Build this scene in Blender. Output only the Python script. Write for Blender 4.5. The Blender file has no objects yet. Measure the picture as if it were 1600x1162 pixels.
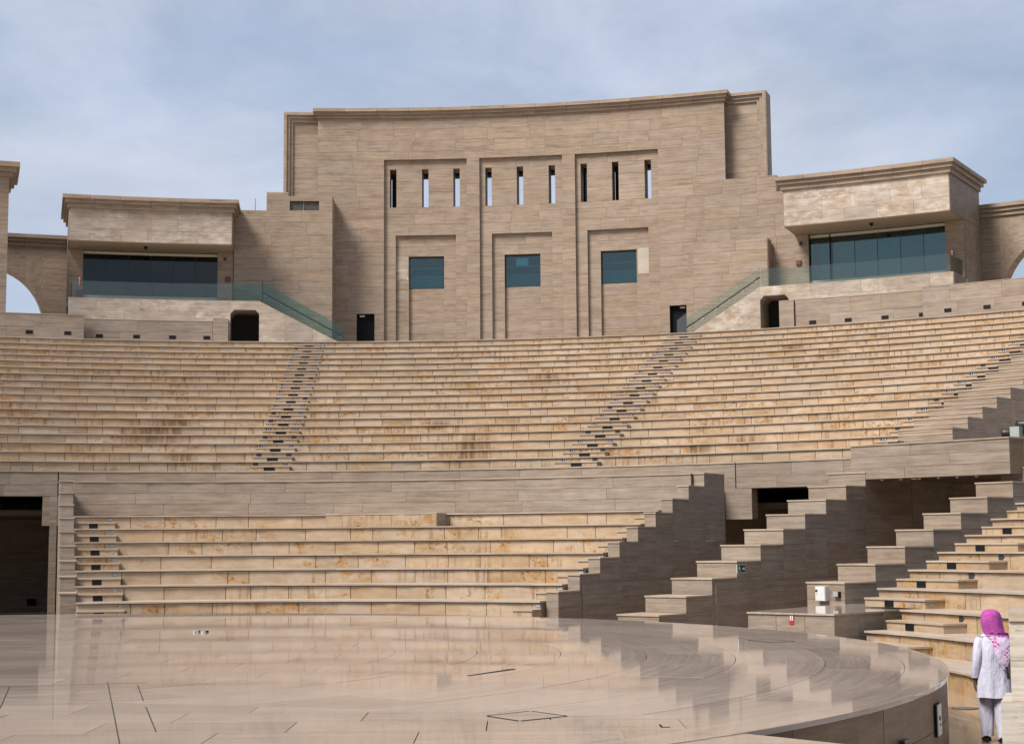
import bpy, math, random
from mathutils import Vector, Matrix
random.seed(7)
R_ = math.radians
scene = bpy.context.scene
coll = scene.collection

# ------------------------------------------------------------------ camera, world, sun, exposure
camd = bpy.data.cameras.new('camera')
camd.sensor_width = 36.0
camd.lens = 2512.0 / 1600.0 * 36.0
camd.clip_start = 0.1
camd.clip_end = 4000
cam = bpy.data.objects.new('camera', camd)
coll.objects.link(cam)
PITCH, ROLL = 0.106402, -0.007722
cam.matrix_world = Matrix.Translation((0, 0, 1.7)) @ Matrix.Rotation(math.pi / 2 + PITCH, 4, 'X') @ Matrix.Rotation(ROLL, 4, 'Z')
scene.camera = cam

SUN_EL, SUN_DIR = 51.0, Vector((-0.78, -0.63, 0))      # the sun stands behind and to the left of the camera, veiled by thin cloud
sd = SUN_DIR.normalized() * math.cos(R_(SUN_EL)) + Vector((0, 0, math.sin(R_(SUN_EL))))
sun = bpy.data.lights.new('sun', 'SUN')
sun.energy = 5.0
sun.angle = R_(22)
sun.color = (1.0, 0.94, 0.86)
suno = bpy.data.objects.new('sun', sun)
coll.objects.link(suno)
suno.rotation_euler = sd.to_track_quat('Z', 'Y').to_euler()

world = bpy.data.worlds.new('World')
scene.world = world
world.use_nodes = True
wt = world.node_tree
wt.nodes.clear()
def wn(t, **k):
    n = wt.nodes.new(t)
    for a, b in k.items():
        setattr(n, a, b)
    return n
out = wn('ShaderNodeOutputWorld')
bg = wn('ShaderNodeBackground')
bg.inputs['Strength'].default_value = 0.078
sky = wn('ShaderNodeTexSky', sky_type='NISHITA', sun_disc=False)
sky.sun_elevation = R_(SUN_EL)
sky.sun_rotation = math.atan2(sd.x, sd.y)
sky.altitude = 0
sky.air_density = 1.2
sky.dust_density = 2.0
tc = wn('ShaderNodeTexCoord')
mp = wn('ShaderNodeMapping')
mp.inputs['Scale'].default_value = (1.7, 1.7, 3.4)
mp.inputs['Rotation'].default_value = (0.25, 0.2, 0.0)
nz = wn('ShaderNodeTexNoise')
nz.inputs['Scale'].default_value = 1.6
nz.inputs['Detail'].default_value = 10
nz.inputs['Roughness'].default_value = 0.62
nz.inputs['Distortion'].default_value = 0.4
rp = wn('ShaderNodeMapRange')
rp.inputs['From Min'].default_value = 0.36
rp.inputs['From Max'].default_value = 0.66
rp.inputs['To Min'].default_value = 0.4
rp.inputs['To Max'].default_value = 0.97
nz2 = wn('ShaderNodeTexNoise')
nz2.inputs['Scale'].default_value = 4.0
nz2.inputs['Detail'].default_value = 9
cr = wn('ShaderNodeValToRGB')
cr.color_ramp.elements[0].position = 0.3
cr.color_ramp.elements[0].color = (5.0, 6.0, 8.0, 1)
cr.color_ramp.elements[1].position = 0.75
cr.color_ramp.elements[1].color = (7.6, 7.9, 8.9, 1)
mx = wn('ShaderNodeMix', data_type='RGBA')
L = wt.links.new
L(tc.outputs['Generated'], mp.inputs['Vector'])
L(mp.outputs['Vector'], nz.inputs['Vector'])
L(mp.outputs['Vector'], nz2.inputs['Vector'])
L(nz.outputs['Fac'], rp.inputs['Value'])
L(rp.outputs['Result'], mx.inputs['Factor'])
L(nz2.outputs['Fac'], cr.inputs['Fac'])
L(sky.outputs['Color'], mx.inputs['A'])
L(cr.outputs['Color'], mx.inputs['B'])
L(mx.outputs['Result'], bg.inputs['Color'])
L(bg.outputs['Background'], out.inputs['Surface'])

scene.view_settings.view_transform = 'Standard'
scene.view_settings.look = 'None'
scene.view_settings.gamma = 1.0
scene.view_settings.exposure = 0.38
scene.view_settings.use_curve_mapping = False

# ------------------------------------------------------------------ geometry helpers
C = (-7.44, 28.65)              # axis of the seating rings
S = (-10.15, 26.3)              # axis of the round stage
SR = 16.55
FLOOR, STAGE = -1.1, -0.05
def P(R, t, z, c=C):
    a = R_(t)
    return (c[0] + R * math.sin(a), c[1] + R * math.cos(a), z)

class MB:
    def __init__(s):
        s.v, s.f, s.uv = [], [], []
    def face(s, idx, uvs):
        s.f.append(idx)
        s.uv.extend(uvs)
    def block(s, R0, R1, t0, t1, z0, z1, n=None, c=C, z1b=None, slope=None):
        """curved block between two radii, two angles (degrees) and two heights"""
        if n is None:
            n = max(1, int(math.ceil(abs(t1 - t0) * R_(1) * max(R0, R1) / 1.6)))
        b = len(s.v)
        for i in range(n + 1):
            k = i / n
            t = t0 + (t1 - t0) * k
            za, zb = z0, z1
            if slope:
                zb = slope[0] + (slope[1] - slope[0]) * k
            for R, z in ((R0, za), (R0, zb), (R1, zb), (R1, za)):
                s.v.append(P(R, t, z, c))
        for i in range(n):
            q, w = b + 4 * i, b + 4 * i + 4
            ta, tb = [R_(t0 + (t1 - t0) * k / n) for k in (i, i + 1)]
            za, zb = s.v[q + 1][2], s.v[w + 1][2]
            s.face((q, w, w + 1, q + 1), ((R0 * ta, z0), (R0 * tb, z0), (R0 * tb, zb), (R0 * ta, za)))
            s.face((q + 1, w + 1, w + 2, q + 2), ((R0 * ta, R0), (R0 * tb, R0), (R0 * tb, R1), (R0 * ta, R1)))
            s.face((q + 2, w + 2, w + 3, q + 3), ((R1 * ta, za), (R1 * tb, zb), (R1 * tb, z0), (R1 * ta, z0)))
            s.face((q + 3, w + 3, w, q), ((R0 * ta, R1), (R0 * tb, R1), (R0 * tb, R0), (R0 * ta, R0)))
        e = b + 4 * n
        s.face((b, b + 1, b + 2, b + 3), ((R0, z0), (R0, s.v[b + 1][2]), (R1, s.v[b + 2][2]), (R1, z0)))
        s.face((e + 3, e + 2, e + 1, e), ((R1, z0), (R1, s.v[e + 2][2]), (R0, s.v[e + 1][2]), (R0, z0)))
        return s
    def prism(s, poly, R0, R1, c=C):
        """polygon of (angle, height) corners extruded between two radii"""
        n, b = len(poly), len(s.v)
        for R in (R0, R1):
            for t, z in poly:
                s.v.append(P(R, t, z, c))
        s.face(tuple(range(b, b + n)), [(R0 * R_(t), z) for t, z in poly])
        s.face(tuple(range(b + 2 * n - 1, b + n - 1, -1)), [(R1 * R_(t), z) for t, z in reversed(poly)])
        for i in range(n):
            j = (i + 1) % n
            s.face((b + i, b + n + i, b + n + j, b + j), ((R0, poly[i][1]), (R1, poly[i][1]), (R1, poly[j][1]), (R0, poly[j][1])))
        return s
    def slab(s, poly, z0, z1, uv=None):
        """flat polygon of world xy corners with thickness"""
        n, b = len(poly), len(s.v)
        uv = uv or (lambda x, y: (x, y))
        for z in (z1, z0):
            for x, y in poly:
                s.v.append((x, y, z))
        s.face(tuple(range(b, b + n)), [uv(*p) for p in poly])
        for i in range(n):
            j = (i + 1) % n
            s.face((b + i, b + n + i, b + n + j, b + j), (uv(*poly[i]), uv(*poly[i]), uv(*poly[j]), uv(*poly[j])))
        return s
    def box(s, o, ax, ay, az):
        """box from corner o along three edge vectors"""
        o, ax, ay, az = map(Vector, (o, ax, ay, az))
        b = len(s.v)
        for k in range(8):
            s.v.append(tuple(o + ax * (k & 1) + ay * (k >> 1 & 1) + az * (k >> 2 & 1)))
        lx, ly, lz = ax.length, ay.length, az.length
        for f, u, w in (((0, 2, 3, 1), lx, ly), ((4, 5, 7, 6), lx, ly), ((0, 1, 5, 4), lx, lz), ((2, 6, 7, 3), lx, lz), ((0, 4, 6, 2), ly, lz), ((1, 3, 7, 5), ly, lz)):
            s.face(tuple(b + i for i in f), ((0, 0), (u, 0), (u, w), (0, w)))
        return s
    def tube(s, pts, rad, n=8):
        pts = [Vector(p) for p in pts]
        b = len(s.v)
        for i, p in enumerate(pts):
            d = (pts[min(i + 1, len(pts) - 1)] - pts[max(i - 1, 0)]).normalized()
            a = d.orthogonal().normalized()
            c = d.cross(a)
            r = rad[i] if isinstance(rad, (list, tuple)) else rad
            for k in range(n):
                w = 2 * math.pi * k / n
                s.v.append(tuple(p + (a * math.cos(w) + c * math.sin(w)) * r))
        for i in range(len(pts) - 1):
            for k in range(n):
                j = (k + 1) % n
                s.face((b + i * n + k, b + i * n + j, b + i * n + n + j, b + i * n + n + k), ((0, 0), (1, 0), (1, 1), (0, 1)))
        s.face(tuple(b + k for k in reversed(range(n))), [(0, 0)] * n)
        e = b + (len(pts) - 1) * n
        s.face(tuple(e + k for k in range(n)), [(0, 0)] * n)
        return s

ORG = {}
def ob(name, mb, mat, parent=None, kind=None, smooth=False):
    o0 = ORG.get(parent.name, Vector((0, 0, 0))) if parent else Vector((0, 0, 0))
    me = bpy.data.meshes.new(name)
    me.from_pydata([(a - o0.x, b - o0.y, c - o0.z) for a, b, c in mb.v], [], mb.f)
    ul = me.uv_layers.new(name='UVMap')
    ul.data.foreach_set('uv', [x for p in mb.uv for x in p])
    me.materials.append(mat)
    if smooth:
        for p in me.polygons:
            p.use_smooth = True
    o = bpy.data.objects.new(name, me)
    coll.objects.link(o)
    if parent:
        o.parent = parent
        ORG[o.name] = o0
    if kind:
        o['kind'] = kind
    return o
def thing(name, loc, label, cat, group=None):
    o = bpy.data.objects.new(name, None)
    o.empty_display_size = 0.3
    coll.objects.link(o)
    o.location = loc
    ORG[o.name] = Vector(loc)
    o['label'] = label
    o['category'] = cat
    if group:
        o['group'] = group
    return o
def struct(name, loc=(0, 0, 0)):
    o = bpy.data.objects.new(name, None)
    coll.objects.link(o)
    o.location = loc
    ORG[o.name] = Vector(loc)
    o['kind'] = 'structure'
    return o
def tag(o, label, cat, group=None):
    o['label'] = label
    o['category'] = cat
    if group:
        o['group'] = group
    return o

# ------------------------------------------------------------------ materials
def new_mat(name):
    m = bpy.data.materials.new(name)
    m.use_nodes = True
    nt = m.node_tree
    return m, nt, nt.nodes['Principled BSDF']
def N(nt, t, ins=None, **k):
    n = nt.nodes.new(t)
    for a, b in k.items():
        setattr(n, a, b)
    for a, b in (ins or {}).items():
        if hasattr(b, 'is_output'):
            nt.links.new(b, n.inputs[a])
        else:
            n.inputs[a].default_value = b
    return n
def mathn(nt, op, a, b=None, c=None, clamp=False):
    n = nt.nodes.new('ShaderNodeMath')
    n.operation = op
    n.use_clamp = clamp
    for i, x in enumerate((a, b, c)):
        if x is None:
            continue
        if hasattr(x, 'is_output'):
            nt.links.new(x, n.inputs[i])
        else:
            n.inputs[i].default_value = x
    return n.outputs[0]
def mixc(nt, fac, a, b, blend='MIX'):
    n = nt.nodes.new('ShaderNodeMix')
    n.data_type = 'RGBA'
    n.blend_type = blend
    for k, x in (('Factor', fac), ('A', a), ('B', b)):
        if hasattr(x, 'is_output'):
            nt.links.new(x, n.inputs[k])
        else:
            n.inputs[k].default_value = x if k == 'Factor' else (*x, 1)
    return n.outputs['Result']
def rng(nt, v, a, b, c=0.0, d=1.0):
    n = N(nt, 'ShaderNodeMapRange', {'Value': v, 'From Min': a, 'From Max': b, 'To Min': c, 'To Max': d})
    return n.outputs['Result']
def noise(nt, vec, sc, scale=1.0, det=4, rough=0.55, dist=0.0):
    m = N(nt, 'ShaderNodeVectorMath', {0: vec, 1: (*sc, 1.0) if len(sc) == 2 else sc}, operation='MULTIPLY')
    return N(nt, 'ShaderNodeTexNoise', {'Vector': m.outputs[0], 'Scale': scale, 'Detail': det, 'Roughness': rough, 'Distortion': dist}).outputs['Fac']

def travertine(name, dark, mid, light, tone=(0.85, 1.1), bands=1.0, rough=0.6, rust=0.0, white=0.0, pits=0.5, spots=(), blotchy=False, bump=0.25, warm=0.06, grout=1.0):
    m, nt, bsdf = new_mat(name)
    uv = N(nt, 'ShaderNodeUVMap').outputs['UV']
    geo = N(nt, 'ShaderNodeNewGeometry')
    oi = N(nt, 'ShaderNodeObjectInfo')
    rnd = mathn(nt, 'FRACT', mathn(nt, 'ADD', geo.outputs['Random Per Island'], oi.outputs['Random']))
    rnd2 = mathn(nt, 'FRACT', mathn(nt, 'MULTIPLY', rnd, 17.31))
    off = N(nt, 'ShaderNodeVectorMath', {0: (37.0, 91.0, 13.0), 'Scale': rnd}, operation='SCALE').outputs[0]
    vec = N(nt, 'ShaderNodeVectorMath', {0: uv, 1: off}, operation='ADD').outputs[0]
    b1 = noise(nt, vec, (0.55, 13.0 * bands), 1.0, 6, 0.7, 0.15)
    b2 = noise(nt, vec, (1.8, 34.0 * bands), 1.0, 4, 0.65)
    b3 = noise(nt, vec, (0.9, 1.6), 1.4, 5, 0.65)
    s = mathn(nt, 'ADD', mathn(nt, 'MULTIPLY', b1, 0.5), mathn(nt, 'ADD', mathn(nt, 'MULTIPLY', b2, 0.22), mathn(nt, 'MULTIPLY', b3, 0.28)))
    ramp = N(nt, 'ShaderNodeValToRGB', {'Fac': s})
    el = ramp.color_ramp.elements
    el[0].position, el[0].color = 0.385, (*dark, 1)
    el[1].position, el[1].color = 0.6, (*light, 1)
    e = el.new(0.49)
    e.color = (*mid, 1)
    for q in el:
        q.color = (*[c_ * 0.81 for c_ in q.color[:3]], 1)
    col = ramp.outputs['Color']
    pos = geo.outputs['Position']
    big = noise(nt, pos, (0.12, 0.12, 0.2), 1.0, 3)
    val = mathn(nt, 'MULTIPLY', rng(nt, rnd, 0, 1, *tone), rng(nt, big, 0.3, 0.7, 0.9, 1.08))
    sat = rng(nt, rnd2, 0, 1, 1.0 - warm * 3, 1.0 + warm * 3)
    hsv = N(nt, 'ShaderNodeHueSaturation', {'Color': col, 'Saturation': sat, 'Value': val})
    col = hsv.outputs['Color']
    if pits:
        p = noise(nt, vec, (5.0, 26.0), 1.0, 3, 0.6)
        col = mixc(nt, mathn(nt, 'MULTIPLY', rng(nt, p, 0.63, 0.74), pits), col, [x * 0.35 for x in dark])
    if white:
        w = noise(nt, pos, (1.6, 1.6, 3.4), 1.0, 8, 0.72, 0.0)
        w2 = noise(nt, uv, (0.3, 0.5), 1.0, 2)
        f = mathn(nt, 'MULTIPLY', rng(nt, w, 0.42, 0.64), rng(nt, w2, 0.3, 0.55))
        f = mathn(nt, 'MULTIPLY', f, rng(nt, rnd2, 0, 1, 0.35, 1.0))
        col = mixc(nt, mathn(nt, 'MULTIPLY', f, white), col, (0.62, 0.575, 0.54))
    if rust:
        patch = noise(nt, pos, (0.34, 0.34, 0.9), 1.0, 3, 0.6)
        zone = rng(nt, patch, 0.5, 0.6)
        blotch = noise(nt, vec, (3.2, 3.6), 1.0, 6, 0.7, 0.8)
        f1 = mathn(nt, 'MULTIPLY', rng(nt, blotch, 0.48, 0.62), mathn(nt, 'ADD', mathn(nt, 'MULTIPLY', zone, 0.8), 0.25))
        col = mixc(nt, mathn(nt, 'MULTIPLY', f1, rust, clamp=True), col, (0.34, 0.19, 0.07))
        fine = noise(nt, vec, (9, 10), 1.0, 4, 0.7)
        f1b = mathn(nt, 'MULTIPLY', rng(nt, fine, 0.52, 0.62), mathn(nt, 'MULTIPLY', rng(nt, blotch, 0.46, 0.58), zone))
        col = mixc(nt, mathn(nt, 'MULTIPLY', f1b, 0.8 * rust, clamp=True), col, (0.13, 0.06, 0.02))
        streak = noise(nt, uv, (5.5, 0.35), 1.0, 4, 0.75)
        patch2 = noise(nt, pos, (0.22, 0.22, 0.55), 1.0, 2)
        drip = mathn(nt, 'MULTIPLY', rng(nt, streak, 0.52, 0.6), rng(nt, patch2, 0.5, 0.59))
        col = mixc(nt, mathn(nt, 'MULTIPLY', drip, 0.6 * rust, clamp=True), col, (0.22, 0.115, 0.042))
        acc = None
        for (R0, th, z, r, kx) in spots:
            x, y, _ = P(R0, th, z)
            d = N(nt, 'ShaderNodeVectorMath', {0: pos, 1: (x, y, z)}, operation='SUBTRACT').outputs[0]
            du = N(nt, 'ShaderNodeVectorMath', {0: d, 1: (math.cos(R_(th)) / kx, -math.sin(R_(th)) / kx, 0)}, operation='DOT_PRODUCT').outputs['Value']
            dz = N(nt, 'ShaderNodeVectorMath', {0: d, 1: (0, 0, 1)}, operation='DOT_PRODUCT').outputs['Value']
            d = mathn(nt, 'SQRT', mathn(nt, 'ADD', mathn(nt, 'MULTIPLY', du, du), mathn(nt, 'MULTIPLY', dz, dz)))
            f = rng(nt, d, r, r * 0.3)
            acc = f if acc is None else mathn(nt, 'MAXIMUM', acc, f)
        if acc is not None:
            if blotchy:
                bl = noise(nt, uv, (3.6, 4.2), 1.0, 7, 0.75, 0.5)
                f = mathn(nt, 'MULTIPLY', acc, rng(nt, bl, 0.45, 0.56))
                col = mixc(nt, mathn(nt, 'MULTIPLY', f, 0.85, clamp=True), col, (0.33, 0.175, 0.05))
                f = mathn(nt, 'MULTIPLY', acc, rng(nt, noise(nt, uv, (7, 8), 1.0, 5, 0.7), 0.53, 0.6))
                col = mixc(nt, mathn(nt, 'MULTIPLY', f, 0.85, clamp=True), col, (0.13, 0.06, 0.018))
            else:
                st2 = noise(nt, uv, (3.0, 0.22), 1.0, 5, 0.8)
                col = mixc(nt, mathn(nt, 'MULTIPLY', acc, 0.5), col, (0.33, 0.2, 0.09))
                f = mathn(nt, 'MULTIPLY', acc, rng(nt, st2, 0.4, 0.56))
                col = mixc(nt, mathn(nt, 'MULTIPLY', f, 0.85, clamp=True), col, (0.085, 0.045, 0.02))
    nt.links.new(col, bsdf.inputs['Base Color'])
    bsdf.inputs['Roughness'].default_value = rough
    bsdf.inputs['Specular IOR Level'].default_value = 0.35
    bp = N(nt, 'ShaderNodeBump', {'Height': s, 'Strength': bump, 'Distance': 0.02})
    nt.links.new(bp.outputs['Normal'], bsdf.inputs['Normal'])
    return m

def xyz(R, t, z):
    return P(R, t, z)
up_spots = [(34.5, 9.6, 5.45, 1.15, 0.8), (34.4, -10.9, 6.35, 0.8, 2.3), (33.2, -9.1, 5.05, 0.42, 1.6), (38, -9.6, 6.75, 0.35, 2.5),
            (33.5, 24.9, 5.2, 0.36, 2.0), (33.5, 27.5, 5.4, 0.4, 2.2), (47, 24.4, 10.6, 0.5, 1.2), (44, 11.3, 9.2, 0.45, 2.2), (46, 27.0, 9.95, 0.35, 3.0), (36.5, 6.6, 6.6, 0.3, 2.4)]
low_spots = [(22.8, 6.2, 2.3, 0.42, 0.8), (22.8, 9.9, 2.2, 0.36, 0.9), (21, 13.2, 1.7, 0.36, 1.2), (22, 14.3, 2.1, 0.3, 0.8), (20, 6.4, 1.25, 0.3, 1.4),
             (21, 19.2, 1.7, 0.36, 1.1), (17, -8.4, -0.1, 0.36, 1.8), (18, 16.4, 0.35, 0.36, 0.8), (19.5, 9.4, 1.3, 0.3, 2.0)]
M = {}
M['wall'] = travertine('wall_travertine', (0.205, 0.146, 0.1), (0.312, 0.235, 0.172), (0.385, 0.305, 0.236), tone=(0.945, 1.05), warm=0.03)
M['core'] = travertine('wall_backing', (0.16, 0.115, 0.078), (0.21, 0.155, 0.105), (0.26, 0.2, 0.14), tone=(0.95, 1.0))
M['pale'] = travertine('pale_travertine', (0.27, 0.205, 0.15), (0.36, 0.285, 0.218), (0.43, 0.36, 0.29), tone=(0.9, 1.1), bands=0.6, white=0.62, pits=0.3)
M['grey'] = travertine('grey_travertine', (0.2, 0.151, 0.113), (0.282, 0.222, 0.172), (0.352, 0.289, 0.232), tone=(0.93, 1.06), bands=0.9, warm=0.03)
M['riser'] = travertine('seat_travertine', (0.335, 0.24, 0.155), (0.465, 0.345, 0.235), (0.53, 0.415, 0.3), tone=(0.9, 1.07), bands=0.25, rust=1.25, pits=0.25, spots=up_spots, warm=0.05)
M['riser_low'] = travertine('front_seat_travertine', (0.355, 0.255, 0.165), (0.445, 0.332, 0.227), (0.505, 0.395, 0.285), tone=(0.93, 1.05), bands=0.2, rust=1.2, pits=0.15, spots=low_spots, blotchy=True, warm=0.04)
M['riser_right'] = travertine('side_seat_travertine', (0.315, 0.215, 0.128), (0.415, 0.305, 0.2), (0.48, 0.37, 0.26), tone=(0.9, 1.06), bands=0.25, rust=1.2, pits=0.2, warm=0.05)
M['dark_brown'] = travertine('dark_brown_travertine', (0.085, 0.052, 0.032), (0.14, 0.095, 0.062), (0.2, 0.145, 0.1), tone=(0.8, 1.1), bands=0.5, rough=0.45)  # darker brown stone for the curved stage side
M['tread'] = travertine('nosing_travertine', (0.33, 0.25, 0.18), (0.42, 0.335, 0.255), (0.5, 0.415, 0.33), tone=(0.92, 1.06), bands=0.4, rough=0.4, pits=0.2)
M['patch'] = travertine('new_travertine', (0.42, 0.37, 0.315), (0.47, 0.42, 0.36), (0.52, 0.47, 0.41), bands=0.3, pits=0.1)

M['pier'] = travertine('pitted_travertine', (0.4, 0.35, 0.29), (0.6, 0.54, 0.46), (0.7, 0.64, 0.56), bands=0.9, rust=0.25, pits=0.9)

def plain(name, col, rough=0.5, metal=0.0, spec=0.5, emit=None):
    m, nt, b = new_mat(name)
    b.inputs['Base Color'].default_value = (*col, 1)
    b.inputs['Roughness'].default_value = rough
    b.inputs['Metallic'].default_value = metal
    b.inputs['Specular IOR Level'].default_value = spec
    tcn = N(nt, 'ShaderNodeTexCoord').outputs['Object']
    f = noise(nt, tcn, (6, 6, 6), 1.0, 4)
    c = mixc(nt, f, [x * 0.8 for x in col], [min(1, x * 1.15) for x in col])
    nt.links.new(c, b.inputs['Base Color'])
    return m
M['black'] = plain('black_plastic', (0.006, 0.006, 0.007), 0.6, spec=0.2)
M['door'] = plain('matt_black_door', (0.004, 0.004, 0.005), 0.7, spec=0.15)
M['lens'] = plain('lamp_glass_dark', (0.02, 0.022, 0.026), 0.15)
M['dark_metal'] = plain('dark_metal', (0.035, 0.035, 0.035), 0.45, 0.6)
M['steel'] = plain('brushed_steel', (0.45, 0.45, 0.44), 0.35, 0.9)
M['white'] = plain('white_enamel', (0.55, 0.56, 0.55), 0.4)
M['offwhite'] = plain('painted_plaster', (0.5, 0.47, 0.4), 0.7)
M['soffit'] = plain('soffit_render', (0.34, 0.27, 0.2), 0.8)
M['grey_box'] = plain('grey_green_plastic', (0.28, 0.31, 0.29), 0.5)
M['red'] = plain('red_enamel', (0.4, 0.02, 0.04), 0.45)
M['darkred'] = plain('dark_red_box', (0.09, 0.012, 0.016), 0.5)
M['rustred'] = plain('brown_red_box', (0.12, 0.03, 0.018), 0.6)
M['green'] = plain('green_sign', (0.006, 0.06, 0.03), 0.4)
M['signwhite'] = plain('sign_print_white', (0.6, 0.62, 0.62), 0.5)
M['plate'] = plain('row_plate_metal', (0.42, 0.42, 0.46), 0.4)
M['plate_dark'] = plain('row_plate_tarnished', (0.03, 0.03, 0.045), 0.4)
M['navy'] = plain('navy_print', (0.02, 0.022, 0.07), 0.5)
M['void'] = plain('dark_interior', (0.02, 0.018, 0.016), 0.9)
M['room'] = plain('room_wall', (0.42, 0.46, 0.45), 0.8)
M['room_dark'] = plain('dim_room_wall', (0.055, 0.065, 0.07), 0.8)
M['light_patch'] = plain('light_patch_white', (0.95, 0.96, 0.95), 0.5)  # near white, so the box reads as a patch of light
M['louvre'] = plain('vent_louvre_metal', (0.16, 0.15, 0.135), 0.5, 0.3)
M['groove'] = plain('open_joint', (0.03, 0.025, 0.02), 0.9)
M['lamp_green'] = plain('green_lamp_housing', (0.02, 0.045, 0.035), 0.35)

def glass(name, tint, refl=0.08):
    m, nt, b = new_mat(name)
    nt.nodes.remove(b)
    tr = N(nt, 'ShaderNodeBsdfTransparent', {'Color': (*tint, 1)})
    gl = N(nt, 'ShaderNodeBsdfGlossy', {'Color': (0.9, 0.95, 0.95, 1), 'Roughness': 0.02})
    lw = N(nt, 'ShaderNodeLayerWeight', {'Blend': 0.25})
    f = mathn(nt, 'ADD', mathn(nt, 'MULTIPLY', lw.outputs['Fresnel'], 0.9), refl, clamp=True)
    mxs = N(nt, 'ShaderNodeMixShader', {0: f, 1: tr.outputs[0], 2: gl.outputs[0]})
    nt.links.new(mxs.outputs[0], nt.nodes['Material Output'].inputs['Surface'])
    return m
M['win'] = glass('tinted_window_glass', (0.42, 0.74, 0.79), 0.06)
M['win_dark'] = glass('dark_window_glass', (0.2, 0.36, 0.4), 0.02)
M['bal_clear'] = glass('clear_balustrade_glass', (0.84, 0.9, 0.86), 0.03)
M['bal'] = glass('balustrade_glass', (0.64, 0.80, 0.75), 0.03)

def floor_mat(name, dark, light, rough, axis=(0.3, 9.0)):
    m, nt, b = new_mat(name)
    uv = N(nt, 'ShaderNodeUVMap').outputs['UV']
    geo = N(nt, 'ShaderNodeNewGeometry')
    oi = N(nt, 'ShaderNodeObjectInfo')
    rnd = mathn(nt, 'FRACT', mathn(nt, 'ADD', geo.outputs['Random Per Island'], oi.outputs['Random']))
    off = N(nt, 'ShaderNodeVectorMath', {0: (37.0, 91.0, 13.0), 'Scale': rnd}, operation='SCALE').outputs[0]
    vec = N(nt, 'ShaderNodeVectorMath', {0: uv, 1: off}, operation='ADD').outputs[0]
    b1 = noise(nt, vec, axis, 1.0, 5, 0.6, 0.4)
    b2 = noise(nt, vec, (axis[0] * 3, axis[1] * 4), 1.0, 4, 0.6)
    s = mathn(nt, 'ADD', mathn(nt, 'MULTIPLY', b1, 0.65), mathn(nt, 'MULTIPLY', b2, 0.35))
    col = mixc(nt, rng(nt, s, 0.34, 0.62), dark, light)
    pos = geo.outputs['Position']
    dirt = noise(nt, pos, (0.35, 0.35, 0.35), 1.0, 5, 0.65)
    hs = N(nt, 'ShaderNodeHueSaturation', {'Color': col, 'Value': mathn(nt, 'MULTIPLY', rng(nt, rnd, 0, 1, 0.86, 1.08), rng(nt, dirt, 0.3, 0.7, 0.84, 1.08))})
    col = hs.outputs['Color']
    scuff = noise(nt, pos, (2.2, 2.2, 2.2), 1.0, 7, 0.75)
    col = mixc(nt, mathn(nt, 'MULTIPLY', rng(nt, scuff, 0.62, 0.74), 0.3), col, (0.12, 0.085, 0.06))
    nt.links.new(col, b.inputs['Base Color'])
    rr = mathn(nt, 'ADD', rng(nt, dirt, 0.3, 0.7, rough * 0.5, rough * 1.4), mathn(nt, 'MULTIPLY', rng(nt, s, 0.42, 0.62), rough * 0.5))
    nt.links.new(rr, b.inputs['Roughness'])
    b.inputs['IOR'].default_value = 1.42
    bp = N(nt, 'ShaderNodeBump', {'Height': s, 'Strength': 0.012, 'Distance': 0.003})
    nt.links.new(bp.outputs['Normal'], b.inputs['Normal'])
    return m
M['floor'] = floor_mat('polished_stage_stone', (0.295, 0.236, 0.195), (0.42, 0.35, 0.302), 0.042, (0.35, 14.0))
M['floor2'] = floor_mat('orchestra_stone', (0.26, 0.18, 0.115), (0.40, 0.30, 0.21), 0.07)
M['drain'] = plain('worn_cast_iron', (0.09, 0.095, 0.09), 0.5)
M['sand'] = plain('sandy_ground', (0.36, 0.29, 0.21), 0.9)

# ------------------------------------------------------------------ masonry builders
def free(t0, t1, cuts):
    iv = [(t0, t1)]
    for a, b in cuts:
        nxt = []
        for p, q in iv:
            if b <= p or a >= q:
                nxt.append((p, q))
            else:
                if a > p + 1e-6: nxt.append((p, a))
                if b < q - 1e-6: nxt.append((b, q))
        iv = nxt
    return iv
BUD = {}
def add_piece(parent, name, mb, mat, limit=300):
    """a piece as its own part while the budget of this kind on this thing lasts, else into one joined part"""
    key = (parent.name, name)
    n, rest = BUD.get(key, (0, None))
    if n < limit:
        ob(name, mb, mat, parent)
        BUD[key] = (n + 1, rest)
    else:
        if rest is None:
            rest = (MB(), mat)
        r = rest[0]
        b = len(r.v)
        r.v += mb.v
        r.f += [tuple(i + b for i in f) for f in mb.f]
        r.uv += mb.uv
        BUD[key] = (n, rest)
def flush(parent, name, stuff_name):
    n, rest = BUD.get((parent.name, name), (0, None))
    if rest:
        ob(stuff_name, rest[0], rest[1], parent, kind='stuff')
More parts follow.
